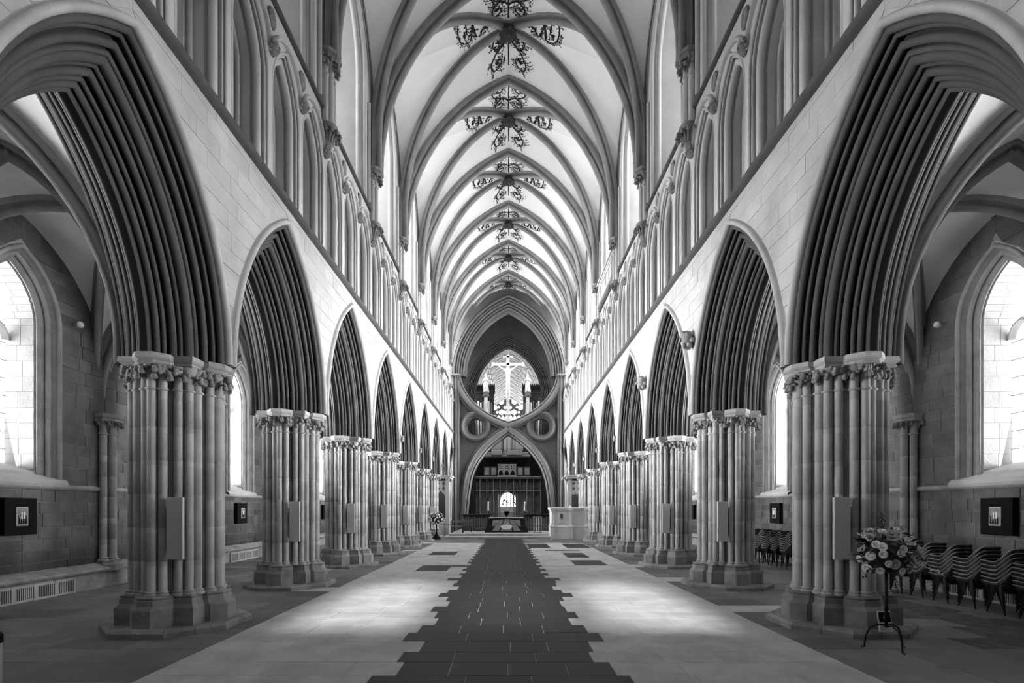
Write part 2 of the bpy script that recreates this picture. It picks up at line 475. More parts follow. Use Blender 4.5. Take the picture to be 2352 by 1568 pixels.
# ------------------------------------------------------------------ spandrel masonry of one pier (local, +x to the nave)
def quad_block(mb, x, y0b, y1b, y0t, y1t, z0, z1, j=0.0025, dep=0.08, pr=0.0, ch=0.004):
    """wall block facing +x with slanted ends and a small chamfer"""
    c = [(y0b+j, z0+j), (y1b-j, z0+j), (y1t-j, z1-j), (y0t+j, z1-j)]
    cy = sum(p[0] for p in c)/4; cz = sum(p[1] for p in c)/4
    def sh(d): return [(p[0] + (d if p[0] < cy else -d), p[1] + (d if p[1] < cz else -d)) for p in c]
    r0 = [(x-dep, a, b) for a, b in c]; r1 = [(x+pr-ch, a, b) for a, b in c]; r2 = [(x+pr, a, b) for a, b in sh(ch)]
    return mb.loft([r0, r1, r2], True, False, True)
def spandrel_courses(hw, z0, z1, dz, bl, seed):
    """list of blocks between -f(z) and f(z); hw(z) half width"""
    rnd = random.Random(seed); out = []
    z = z0
    while z < z1 - 0.05:
        zt = min(z + dz, z1)
        a, b = hw(z), hw(zt)
        if a > 0.10:
            n = max(1, round(2*a/bl)); cuts = [-1.0]
            for k in range(1, n): cuts.append(-1 + 2*k/n + rnd.uniform(-0.25, 0.25)/n)
            cuts.append(1.0)
            if n == 1: cuts = [-1.0, 1.0]
            for k in range(len(cuts)-1):
                e0b = cuts[k]*a; e1b = cuts[k+1]*a
                e0t = -b if k == 0 else e0b; e1t = b if k == len(cuts)-2 else e1b
                out.append((e0b, e1b, e0t, e1t, z, zt, rnd.uniform(-0.003, 0.004)))
        z = zt
    return out
SP_HW = lambda z: B/2 - arch_hw(AR, AC, ZA, z) if z > ZA else 0.0
Z_STRING = 8.47
Z_TRI = 12.14

# ------------------------------------------------------------------ nave wall pieces (shared meshes, local frame: +x to the nave, y = 0 at a bay centre)
def wall_face(hw, half, zs_list, x, name, m, y_off=0.0, flip=False):
    """wall face at x between the opening edge hw(z) and half, both sides"""
    mb = MB()
    for sg in (1, -1):
        a = [(x, y_off + sg*min(hw(z), half), z) for z in zs_list]; b = [(x, y_off + sg*half, z) for z in zs_list]
        mb.loft([a, b] if sg > 0 else [b, a], False)
    return mb.data(name, m)
def zs_range(a, b, n): return [a + (b-a)*k/n for k in range(n+1)]
# triforium lancet
TR, TC = pointed(0.70, 1.25); TR += 0.05; T_SP = 10.45
def lancet_meshes():
    rolls = [(0.845, 0.085, 0.030), (0.80, 0.125, 0.024), (0.695, 0.205, 0.072)]
    arcs, hol = roll_profile(rolls, 0.07, 7, 130)
    pts = [(0.86, 0.05)]
    for k, a in enumerate(arcs):
        pts += a
        if k < 2: pts.append(hol[k])
    pts += [(0.585, 0.19), (0.57, 0.25), (0.44, 0.265), (0.41, 0.25)] + [(0.37+0.035*math.cos(a), 0.285+0.035*math.sin(a)) for a in (-0.9, 0.0, 0.9, 1.8, 2.7)] + [(0.30, 0.27), (0.28, 0.335), (0.12, 0.345)]
    P = [('lancet_moulding', sweep_arch(MB(), pts, TR, TC, T_SP, 12, 8.56).data('lancet_moulding', 'wallstone', True, 60))]
    hs, hc = pointed(0.73, 0.80)
    hood = [(0.855 + 0.085*math.cos(a), 0.05 + 0.05*math.sin(a)) for a in [math.radians(-110 + 31*k) for k in range(8)]]
    P.append(('lancet_hood', sweep_arch(MB(), hood, hs+0.03, hc, 11.02, 10).data('lancet_hood', 'wallstone', True, 60)))
    return P
LANCET = lancet_meshes()
TRI_FACE = wall_face(lambda z: arch_hw(TR-0.05, TC, T_SP, z), 0.75, zs_range(8.56, T_SP, 1) + zs_range(T_SP, 11.75, 12)[1:] + [12.2], 0.86, 'triforium_face', 'wallstone')
TRI_BACK = MB().add([(0.13,-2.25,8.5),(0.13,2.25,8.5),(0.13,2.25,12.2),(0.13,-2.25,12.2)], [(0,1,2,3)]).add([(0.13,-2.25,8.57),(0.86,-2.25,8.57),(0.86,2.25,8.57),(0.13,2.25,8.57)], [(0,1,2,3)]).data('gallery_back', 'wallstone')
def head_mesh(seed):
    random.seed(seed); mb = MB()
    mb.blob((0.06,0,0), (0.12,0.10,0.14), 2, None, 0.03)
    mb.blob((0.175,0,-0.01), (0.03,0.024,0.045), 1); mb.blob((0.14,0,-0.075), (0.045,0.05,0.02), 1)
    for sg in (-1, 1):
        mb.blob((0.145, sg*0.045, 0.03), (0.025,0.03,0.018), 1); mb.blob((0.05, sg*0.10, 0.0), (0.04,0.03,0.06), 1)
    for k in range(10):
        a = -1.5 + 3.0*k/9; mb.blob((0.06+0.05*math.cos(a*0.5), 0.11*math.sin(a), 0.07+0.075*math.cos(a)), (0.045,0.04,0.045), 1, None, 0.2)
    return mb.data('carved_head', 'carve', True)
HEADS = [head_mesh(k) for k in (1, 2)]
def roundel_mesh():
    random.seed(4); mb = MB()
    for k in range(16):
        a = 2*PI*k/16; mb.tube([(0.86, 0.0, 0.0), (0.90, 0.06*math.cos(a), 0.06*math.sin(a)), (0.91, 0.12*math.cos(a+0.3), 0.17*math.sin(a+0.3)), (0.885, 0.14*math.cos(a+0.7), 0.20*math.sin(a+0.7))], [0.03,0.022,0.02,0.022], 5)
    return mb.data('roundel', 'carve', True)
ROUNDEL = roundel_mesh()
# wall shaft cluster carrying the vault
VZ = 13.58
def wall_shaft_meshes():
    P = []
    for x, y in ((1.02, 0.0), (0.93, -0.15), (0.93, 0.15)):
        pr = [(0.085, 11.75), (0.085, 12.99), (0.105, 13.0), (0.11, 13.02), (0.105, 13.04), (0.085, 13.05), (0.085, 13.2), (0.13, 13.42)]
        P.append(('wall_shaft', MB().lathe(pr, 12, (x, y, 0)).data('wall_shaft', 'wallstone', True, 50)))
    oct_ = [(0.80,-0.36),(1.10,-0.36),(1.26,-0.16),(1.26,0.16),(1.10,0.36),(0.80,0.36)]
    mb = MB(); mb.loft([[(0.8+(x-0.8)*k, y*k, z) for x, y in oct_] for k, z in ((0.82,13.38),(0.93,13.43),(0.90,13.46),(1.0,13.49),(1.0,VZ))])
    P.append(('wall_abacus', fixn(mb.data('wall_abacus', 'carve'))))
    random.seed(9); mb = MB()
    for y, x, n in ((-0.28,0.95,(0.3,-1)),(-0.16,1.05,(0.6,-0.8)),(-0.05,1.1,(1,-0.2)),(0.05,1.1,(1,0.2)),(0.16,1.05,(0.6,0.8)),(0.28,0.95,(0.3,1))):
        for lay in range(2): stiff_leaf(mb, (x-0.08, y*0.7, 13.06), n, random.choice((-1,1)), (0.20,0.32)[lay], 0.17, 0.05)
    P.append(('wall_capital_leaves', mb.data('wall_capital_leaves', 'carve', True)))
    mb = MB(); mb.lathe([(0.03,11.12),(0.10,11.25),(0.13,11.4),(0.20,11.65),(0.25,11.72),(0.25,11.78)], 10, (0.95,0,0))
    for k in range(7):
        a = -1.5+3.0*k/6
        stiff_leaf(mb, (0.95+0.10*math.cos(a), 0.12*math.sin(a), 11.35), (math.cos(a), math.sin(a)), 1, 0.24, 0.18, 0.04)
    P.append(('leaf_corbel', mb.data('leaf_corbel', 'carve', True)))
    for sg in (-1, 1):
        P.append(('wall_rib_shaft', MB().lathe([(0.06,12.25),(0.06,15.6)], 8, (0.90, sg*0.45, 0)).data('wall_rib_shaft', 'wallstone', True, 50)))
    return P
WSHAFT = wall_shaft_meshes()
# clerestory opening
CR, CC = pointed(1.55, 2.2); C_SP = 16.3
def cler_meshes():
    P = []
    prof = [(0.86, -0.02)] + [(0.85+0.06*math.cos(a), 0.05+0.06*math.sin(a)) for a in [math.radians(-70+35*k) for k in range(7)]] + [(0.78, 0.07), (0.74, 0.14)] + [(0.66+0.05*math.cos(a), 0.16+0.05*math.sin(a)) for a in [math.radians(-20+40*k) for k in range(5)]] + [(0.58, 0.15), (-0.28, 0.42)]
    P.append(('window_arch', sweep_arch(MB(), prof, CR, CC, C_SP, 16, 12.2).data('window_arch', 'wallstone', True, 60)))
    mb = MB().add([(0.86,-1.6,12.2),(0.86,1.6,12.2),(-0.28,1.6,13.15),(-0.28,-1.6,13.15)], [(0,1,2,3)])
    P.append(('window_sill', mb.data('window_sill', 'wallstone')))
    loop = full_path(CR-0.42, CC, C_SP, 14, 13.1)
    mb = MB().add([(-0.27, y, z) for y, z in loop], [tuple(range(len(loop)))])
    P.append(('glass_pane', mb.data('glass_pane', 'glass_cler')))
    mb = MB(); mb.cbox(-0.26,-0.12,-0.07,0.07,13.1,16.4,0.02)
    R2, C2 = pointed(0.56, 0.85)
    for sg in (-1, 1):
        pr = [(-0.26,0.0),(-0.14,0.0),(-0.12,0.05),(-0.26,0.08)]
        cols = [[(u, sg*0.57+y, z) for y, z in full_path(R2-v, C2, 15.7, 8)] for u, v in pr]
        mb.loft(cols, False)
    for zz in (14.0, 14.9, 15.8): mb.box(-0.26,-0.235,-1.13,1.13,zz,zz+0.03)
    P.append(('mullion', mb.data('mullion', 'wallstone')))
    return P
CLER = cler_meshes()
CLER_FACE = wall_face(lambda z: arch_hw(CR, CC, C_SP, z), 2.25, [12.14, C_SP] + zs_range(C_SP, C_SP+2.2, 14)[1:] + [21.0], 0.86, 'clerestory_face', 'wallstone')
def string_mesh(z, name, r, proj):
    prof = [(0.80, z+r*1.3), (0.86+proj*0.5, z+r*1.1), (0.86+proj, z+r*0.4), (0.86+proj, z-r*0.3), (0.86+proj*0.6, z-r*0.9), (0.80, z-r*1.2)]
    return MB().loft([[(u, -2.25, zz) for u, zz in prof], [(u, 2.25, zz) for u, zz in prof]], False).data(name, 'arch', True, 60)
STR1 = string_mesh(Z_STRING, 'string_course', 0.075, 0.13)
STR2 = string_mesh(Z_TRI, 'string_course', 0.05, 0.09)
# spandrel backing (nave side, a little behind the blocks) and aisle face
SP_BACK = wall_face(lambda z: arch_hw(AR, AC, ZA, z) - 0.02, 2.25, zs_range(ZA-0.05, 8.15, 24) + [8.6], 0.848, 'spandrel_backing', 'spandrel')
AI_FACE = wall_face(lambda z: arch_hw(AR-0.05, AC, ZA, z), 2.25, zs_range(ZA-0.05, 8.12, 24) + [9.0], -0.86, 'aisle_face', 'wallstone')

# ------------------------------------------------------------------ rib vaults
def crown(s, h, st, kind):
    hh = h - st
    if kind == 'p':
        R, c = pointed(s, hh)
        return lambda z: s if z <= st else max(0.0, c + math.sqrt(max(0.0, R*R-(z-st)**2)))
    return lambda z: s if z <= st else s*math.sqrt(max(0.0, 1-((z-st)/hh)**2))
RIB_HALF = [(-0.14,-0.12),(-0.14,0.04),(-0.12,0.07),(-0.085,0.06),(-0.04,0.06),(-0.035,0.13),(-0.075,0.165),(-0.088,0.21),(-0.07,0.255),(-0.03,0.285)]
RIB_PROF = RIB_HALF + [(-a, d) for a, d in reversed(RIB_HALF)]
def rib_mesh(path, d, prof, name, m, k=1.0):
    """path of (dist along d, z) with origin point o; d unit horizontal direction towards the crown"""
    o, pts = path
    d = Vector((d[0], d[1], 0)).normalized(); b = Vector((-d.y, d.x, 0))
    rings = []
    for i, (h, z) in enumerate(pts):
        h0, z0 = pts[max(i-1, 0)]; h1, z1 = pts[min(i+1, len(pts)-1)]
        L = math.hypot(h1-h0, z1-z0) or 1; th, tz = (h1-h0)/L, (z1-z0)/L
        if i == len(pts)-1 and abs(th) > 0: pass
        rings.append([Vector((o[0], o[1], 0)) + d*(h + dd*k*tz) + b*bb*k + Vector((0, 0, z - dd*k*th)) for bb, dd in prof])
    return MB().loft(rings, False).data(name, m, True, 55)
def vault_meshes(ax, by, zs, zt, zd, zw, st_t, st_d, st_w, mweb, mrib, n=18, dk='e', ribk=1.0, wx=None):
    """one quadripartite bay centred on the origin; ax, by half sizes"""
    wx = wx or ax
    L = math.hypot(ax, by)
    ft = crown(ax, zt-zs, st_t, 'p'); fd = crown(L, zd-zs, st_d, dk); fw = crown(by, zw-zs, st_w, 'p')
    fr = [math.sin(PI/2*k/n)**1.0 for k in range(n+1)]
    T = [(ft(f*(zt-zs)), zs+f*(zt-zs)) for f in fr]; D = [(fd(f*(zd-zs)), zs+f*(zd-zs)) for f in fr]; Wl = [(fw(f*(zw-zs)), zs+f*(zw-zs)) for f in fr]
    T[-1] = (0, zt); D[-1] = (0, zd); Wl[-1] = (0, zw)
    mb = MB(); ns = 5
    ux, uy = ax/L, by/L
    for sx in (1, -1):
        for sy in (1, -1):
            cols = []
            for j in range(ns+1):
                w = j/ns; bulge = math.sin(PI*w)*0.06
                cols.append([(sx*(T[k][0]*(1-w) + D[k][0]*ux*w), sy*(by*(1-w) + D[k][0]*uy*w), T[k][1]*(1-w)+D[k][1]*w + bulge) for k in range(n+1)])
            mb.loft(cols, False)
            cols = []
            for j in range(ns+1):
                w = j/ns; bulge = math.sin(PI*w)*0.06
                cols.append([(sx*(wx*(1-w) + D[k][0]*ux*w), sy*(Wl[k][0]*(1-w) + D[k][0]*uy*w), Wl[k][1]*(1-w)+D[k][1]*w + bulge) for k in range(n+1)])
            mb.loft(cols, False)
    web = fixn(mb.data('vault_web', mweb, True))
    P = [('vault_web', web)]
    for sx in (1, -1):
        for sy in (1, -1):
            P.append(('diagonal_rib', rib_mesh(((sx*ax, sy*by), [(L-p, z) for p, z in D]), (-sx*ux, -sy*uy), RIB_PROF, 'diagonal_rib', mrib, ribk)))
    tr = []
    for sx in (1, -1):
        tr.append(('transverse_rib', rib_mesh(((sx*ax, -by), [(ax-p, z) for p, z in T]), (-sx, 0), RIB_PROF, 'transverse_rib', mrib, ribk)))
    wr = []
    for sx in (1, -1):
        for sy in (1, -1):
            wr.append(('wall_rib', rib_mesh(((sx*wx, sy*by), [(by-p, z) for p, z in Wl]), (0, -sy), [(a*0.7, c*0.55) for a, c in RIB_PROF], 'wall_rib', mrib, ribk)))
    return P + tr + wr, web
NAVE_V, NAVE_WEB = vault_meshes(4.62, 2.25, VZ, 20.62, 20.78, 18.9, 0.0, 1.0, 2.2, 'web', 'rib', 20, 'e', 1.05, 4.76)
AISLE_V, AISLE_WEB = vault_meshes(2.12, 2.25, ZA, 8.15, 8.35, 8.2, 0.3, 0.3, 0.6, 'web_aisle', 'rib', 14, 'e', 0.85)
def boss_mesh():
    random.seed(21); mb = MB()
    mb.lathe([(0.10,20.75),(0.27,20.60),(0.30,20.45),(0.24,20.33),(0.10,20.28)], 12)
    for k in range(14):
        a = 2*PI*k/14; r = 0.25 + 0.05*(k % 2)
        mb.blob((r*math.cos(a), r*math.sin(a), 20.40), (0.09,0.09,0.06), 1, None, 0.2)
        mb.blob((0.13*math.cos(a), 0.13*math.sin(a), 20.31), (0.06,0.06,0.05), 1, None, 0.2)
    return mb.data('boss', 'boss', True)
BOSS = boss_mesh()

# painted scrollwork on the web
def crom(pts, n=7):
    pts = [Vector((p[0], p[1])) for p in pts]; P = [2*pts[0]-pts[1]] + pts + [2*pts[-1]-pts[-2]]; out = []
    for i in range(1, len(P)-2):
        for k in range(n):
            t = k/n
            out.append(0.5*((2*P[i]) + (P[i+1]-P[i-1])*t + (2*P[i-1]-5*P[i]+4*P[i+1]-P[i+2])*t*t + (-P[i-1]+3*P[i]-3*P[i+1]+P[i+2])*t**3))
    out.append(P[-2]); return out
def motif(branches, stem, rnd):
    """ribbons [(points, w0, w1)] and leaves [(centre, radius, angle)] in motif space"""
    R, Lf = [], []
    if stem: R.append(([Vector(stem[0]), (Vector(stem[0])+Vector(stem[1]))/2, Vector(stem[1])], 0.034, 0.016)); Lf.append((Vector(stem[1]), 0.035, 0))
    for br in branches:
        c = crom(br); R.append((c, 0.034, 0.018))
        Lf.append((c[-1], 0.062, rnd.random()*6)); Lf.append((c[-5], 0.03, rnd.random()*6))
        N = len(c); mid = sum(c, Vector((0,0)))/N
        for k in range(4, N-2, 2):
            t = (c[k+1]-c[k-1]).normalized(); nn = Vector((-t.y, t.x))
            for sg in (-1, 1):
                out = (nn*sg).dot(c[k]-mid) > 0
                if rnd.random() < (0.25 if out else 0.45): continue
                ln = rnd.uniform(0.10, 0.30) if out else rnd.uniform(0.05, 0.11); cu = rnd.choice((-1, 1))
                d1 = (nn*sg*0.7 + t*rnd.uniform(0.3, 0.9)).normalized(); d2 = Vector((d1.x*math.cos(cu*0.9)-d1.y*math.sin(cu*0.9), d1.x*math.sin(cu*0.9)+d1.y*math.cos(cu*0.9)))
                p0 = c[k]; p1 = p0 + d1*ln*0.45; p2 = p1 + (d1+d2)*ln*0.22; p3 = p2 + d2*ln*0.25
                R.append((crom([p0, p1, p2, p3], 3), 0.012, 0.006)); an = math.atan2(d2.y, d2.x)
                Lf.append((p3, rnd.uniform(0.018, 0.036), an))
                if out and ln > 0.16:
                    e = Vector((-d1.y, d1.x))*rnd.choice((-1, 1)); q = p1 + (d1*0.5+e)*0.07
                    R.append(([p1, (p1+q)/2 + d1*0.01, q], 0.008, 0.005)); Lf.append((q, rnd.uniform(0.014, 0.026), an+1))
    return R, Lf
def scroll_data():
    rnd = random.Random(5)
    bv = BVHTree.FromPolygons([v.co for v in NAVE_WEB.vertices], [list(p.vertices) for p in NAVE_WEB.polygons])
    def zat(x, y):
        h = bv.ray_cast(Vector((x, y, 12.0)), Vector((0,0,1)))
        return (h[0].z - 0.015) if h[0] is not None else None
    MBs = []
    def emit(ribs, leaves, f):
        mb = MB()
        for pts, w0, w1 in ribs:
            o = len(mb.v); n = len(pts); ok = []
            for i, p in enumerate(pts):
                t = pts[min(i+1, n-1)] - pts[max(i-1, 0)]
                t = t.normalized() if t.length > 1e-6 else Vector((1,0)); nn = Vector((-t.y, t.x)); w = w0 + (w1-w0)*i/(n-1)
                for sg in (-1, 1):
                    x, y = f(p + nn*sg*w); z = zat(x, y); mb.v.append((x, y, z if z else 20.5)); ok.append(z is not None)
            for i in range(n-1):
                if all(ok[2*i:2*i+4]): mb.f.append((o+2*i, o+2*i+1, o+2*i+3, o+2*i+2))
        for c, r, a in leaves:
            o = len(mb.v); ok = True
            sh = ((1.5,0),(0.5,0.8),(-0.7,0.7),(-1,0),(-0.7,-0.7),(0.5,-0.8))
            for u, v in sh:
                x, y = f(Vector((c.x + r*(u*math.cos(a)-v*math.sin(a)), c.y + r*(u*math.sin(a)+v*math.cos(a))))); z = zat(x, y)
                ok = ok and z is not None; mb.v.append((x, y, z or 20.5))
            if ok: mb.f.append(tuple(range(o, o+6)))
        MBs.append(mb.data('painted_scroll', 'paint'))
    A1 = [(1055,330),(950,290),(820,265),(750,200),(770,100),(840,50),(920,60),(935,110),(880,170),(825,140),(850,100)]
    A2 = [(1055,345),(985,300),(900,300),(820,370),(800,440),(850,478),(930,430),(945,390),(900,372),(865,405)]
    fa = lambda l: [((x-1055)/415, (510-y)/330) for x, y in l]
    up = [(1055,180),(960,120),(940,20),(860,-40),(790,-20),(780,40)]
    for sg in (-1, 1):
        r, l = motif([fa(A1), fa(A2)], ((0,0),(0,1.55)) if sg > 0 else None, rnd)
        emit(r, l, lambda p, sg=sg: (sg*p.x, -0.30 - p.y))
    B1 = [(1045,940),(985,1030),(880,1130),(800,1240),(775,1310),(820,1360),(900,1325),(935,1255),(895,1232),(855,1275)]
    B2 = [(1000,1010),(920,1100),(850,1110),(805,1060),(835,985),(895,950),(945,985),(925,1030),(890,1020)]
    fb = lambda l: [((x-1045)/375, (y-900)/310) for x, y in l]
    for sg in (-1, 1):
        r, l = motif([fb(B1), fb(B2)], ((0,0),(0,1.35)) if sg > 0 else None, rnd)
        emit(r, l, lambda p, sg=sg: (sg*p.x, 0.32 + p.y))
    S1 = [(420,850),(400,950),(370,1050),(320,1120),(250,1150),(180,1100),(155,1020),(190,920),(240,890),(300,920),(310,990),(265,1030)]
    S2 = [(425,860),(440,915),(500,955),(550,910),(600,850),(680,810)]
    def fs(l):
        out = []
        for x, y in l:
            X = (1055-x)/462; near = 940-0.214*x; far = max(1500-0.92*x, near+60)
            t = max(-1, min(1, (y-near)/(far-near)*2-1)); out.append((X, t*X*0.487*0.72))
        return out
    for sg in (-1, 1):
        r, l = motif([fs(S1), fs(S2)], None, rnd)
        emit(r, l, lambda p, sg=sg: (sg*p.x, p.y))
    return MBs
SCROLLS = scroll_data()

# ------------------------------------------------------------------ aisle wall (local: +x into the aisle, wall face x = 0, y = 0 at bay centre)
WR, WC = pointed(0.62, 1.15); W_SP = 6.1; W_OFF = 0.36
def aisle_window():
    P = []
    prof = [(0.0, 0.0), (0.0, 0.03)] + [(0.02+0.045*math.cos(a), 0.075+0.045*math.sin(a)) for a in [math.radians(-60+40*k) for k in range(6)]] + [(-0.06,0.13),(-0.12,0.15)] + \
           [(-0.14+0.05*math.cos(a), 0.20+0.05*math.sin(a)) for a in [math.radians(-30+40*k) for k in range(6)]] + [(-0.20,0.24),(-0.23,0.27)] + [(-0.27+0.04*math.cos(a), 0.31+0.04*math.sin(a)) for a in [math.radians(-20+40*k) for k in range(5)]] + [(-0.32, W_OFF)]
    P.append(('window_moulding', sweep_arch(MB(), prof, WR+W_OFF, WC, W_SP, 14, 2.62).data('window_moulding', 'mortar', True, 60)))
    # embrasure lining: coursed stones, real joints
    mb = MB(); z = 2.85; path = []
    nA = 9; tm = math.acos(-WC/WR)
    st = [(WR+WC, 2.85 + k*0.35) for k in range(10)]
    st[-1] = (WR+WC, W_SP)
    st += [(WC+WR*math.cos(tm*k/nA), W_SP+WR*math.sin(tm*k/nA)) for k in range(1, nA+1)]
    rnd = random.Random(3)
    for sg in (1, -1):
        for k in range(len(st)-1):
            (ya, za), (yb, zb) = st[k], st[k+1]
            cuts = [-0.32, -0.32-rnd.uniform(0.25,0.42), -1.0]
            for c in range(2):
                x0, x1 = cuts[c]-0.004, cuts[c+1]+0.004
                dz = 0.004
                v = [(x0, sg*ya, za+dz), (x1, sg*ya, za+dz), (x1, sg*yb, zb-dz), (x0, sg*yb, zb-dz)]
                ny, nz = (zb-za), -(yb-ya); Ln = math.hypot(ny, nz); ny, nz = ny/Ln*0.05, nz/Ln*0.05
                bk = [(a, b+sg*ny, c2+nz) for a, b, c2 in v]
                mb.add(v + bk, [(0,1,2,3) if sg < 0 else (3,2,1,0), (0,4,5,1), (1,5,6,2), (2,6,7,3), (3,7,4,0)])
    o = mb.data('embrasure_stones', 'reveal'); fixn(o)
    P.append(('embrasure_stones', o))
    # jamb backing so that no sky shows through the joints
    cols = [[(u, y, z) for y, z in full_path(WR+0.012, WC, W_SP, 14, 2.7)] for u in (-0.30, -1.05)]
    P.append(('embrasure_backing', MB().loft(cols, False).data('embrasure_backing', 'mortar')))
    mb = MB(); s = 1.05
    mb.loft([[(0.10,-s,2.46),(0.12,-s,2.52),(0.06,-s,2.62),(-0.32,-1.0,2.76),(-0.32,-0.8,2.80),(-1.05,-0.8,3.02)], [(0.10,s,2.46),(0.12,s,2.52),(0.06,s,2.62),(-0.32,1.0,2.76),(-0.32,0.8,2.80),(-1.05,0.8,3.02)]], False)
    P.append(('window_sill', fixn(mb.data('window_sill', 'reveal'))))
    loop = full_path(WR, WC, W_SP, 14, 2.95)
    P.append(('glass_pane', MB().add([(-0.98, y, z) for y, z in loop], [tuple(range(len(loop)))]).data('glass_pane', 'glass_aisle')))
    P.append(('mullion', MB().cbox(-0.97,-0.85,-0.055,0.055,2.95,6.25,0.025).data('mullion', 'reveal')))
    mb = MB()
    for y in (-0.31, 0.31):
        R2, C2 = pointed(0.28, 0.40)
        pr = [(-0.97,-0.03),(-0.86,-0.03),(-0.84,0.02),(-0.97,0.06)]
        mb.loft([[(u, y+a, z) for a, z in full_path(R2-v, C2, 5.75, 7)] for u, v in pr], False)
    mb.loft([[(u, (0.22-v)*math.cos(2*PI*k/14), 6.52+(0.22-v)*math.sin(2*PI*k/14)) for k in range(15)] for u, v in [(-0.97,-0.03),(-0.86,-0.03),(-0.84,0.02),(-0.97,0.06)]], False)
    P.append(('tracery', mb.data('tracery', 'reveal', True, 60)))
    mb = MB()
    for k in range(8): mb.box(-0.975,-0.965,-0.62,0.62,3.3+0.40*k,3.315+0.40*k)
    P.append(('saddle_bars', mb.data('saddle_bars', 'lead')))
    return P
AWIN = aisle_window()
W_HW = lambda z: 0.0 if z < 2.6 else arch_hw(WR+W_OFF, WC, W_SP, z)
A_BACK = wall_face(W_HW, 2.25, [0.0, 2.599, 2.601, W_SP] + zs_range(W_SP, 8.1, 14)[1:] + [9.2], -0.014, 'wall_backing', 'mortar')
def aisle_blocks(seed):
    rnd = random.Random(seed); out = []; z = 0.47
    while z < 8.35:
        dz = rnd.choice((0.26, 0.30, 0.33)); zt = z + dz
        if z < 2.6 < zt + 0.12: zt = 2.60
        for sg in (-1, 1):
            b0 = W_HW(z + 0.001); b1 = W_HW(zt - 0.001)
            y = b0; y_end = 2.25
            n = max(1, round((y_end-y)/rnd.uniform(0.42, 0.62)))
            cuts = [b0 + (y_end-b0)*k/n + (rnd.uniform(-.1,.1) if 0 < k < n else 0) for k in range(n+1)]
            for k in range(n):
                e0b, e1b = cuts[k], cuts[k+1]; e0t = b1 if k == 0 else e0b; e1t = e1b
                if e0t > e1t - 0.05: continue
                if sg > 0: out.append((e0b, e1b, e0t, e1t, z, zt, rnd.uniform(-0.006, 0.01)))
                else: out.append((-e1b, -e0b, -e1t, -e0t, z, zt, rnd.uniform(-0.006, 0.01)))
        z = zt
    return out
def respond_meshes():
    P = []
    r = 0.085
    for x, y in ((0.20, 0.0), (0.09, -0.16), (0.09, 0.16)):
        pr = [(0.13,0.62),(0.14,0.66),(0.10,0.69),(0.115,0.71),(r,0.74)]
        z = 1.2
        while z < 3.8: pr += [(r,z-.006),(r-.006,z),(r,z+.006)]; z += 0.53
        pr += [(r,3.84),(0.11,3.85),(0.11,3.88),(r,3.89),(r,4.05),(0.13,4.22)]
        P.append(('respond_shaft', MB().lathe(pr, 12, (x, y, 0)).data('respond_shaft', 'pier', True, 50)))
    oc = [(-0.05,-0.34),(0.22,-0.34),(0.40,-0.15),(0.40,0.15),(0.22,0.34),(-0.05,0.34)]
    P.append(('respond_abacus', fixn(MB().loft([[(x*k, y*k, z) for x, y in oc] for k, z in ((0.82,4.16),(0.95,4.20),(0.92,4.24),(1.0,4.28),(1.0,ZA))]).data('respond_abacus', 'pier'))))
    P.append(('respond_base', fixn(MB().loft([[(x*k, y*k, z) for x, y in oc] for k, z in ((1.0,0.40),(1.0,0.55),(0.85,0.60),(0.85,0.63))]).data('respond_base', 'base'))))
    random.seed(31); mb = MB()
    for y, x, n in ((-0.26,0.10,(0.3,-1)),(-0.15,0.22,(0.6,-0.8)),(-0.04,0.27,(1,-0.2)),(0.04,0.27,(1,0.2)),(0.15,0.22,(0.6,0.8)),(0.26,0.10,(0.3,1))):
        stiff_leaf(mb, (x-0.06, y*0.8, 3.92), n, 1, 0.22, 0.15, 0.04)
    P.append(('respond_leaves', mb.data('respond_leaves', 'carve', True)))
    return P
RESP = respond_meshes()
def ledge_mesh(half=2.25):
    pr = [(0.0,0.60),(0.16,0.56),(0.30,0.49),(0.33,0.45),(0.31,0.41),(0.24,0.38),(0.24,0.0)]
    return MB().loft([[(x, -half, z) for x, z in pr], [(x, half, z) for x, z in pr]], False).data('stone_bench', 'base')
LEDGE = ledge_mesh()
A_STRING = MB().loft([[(x, yy, z) for x, z in ((0.0,2.52),(0.06,2.51),(0.09,2.47),(0.07,2.42),(0.0,2.39))] for yy in (-2.25, 2.25)], False).data('string_course', 'mortar', True, 60)

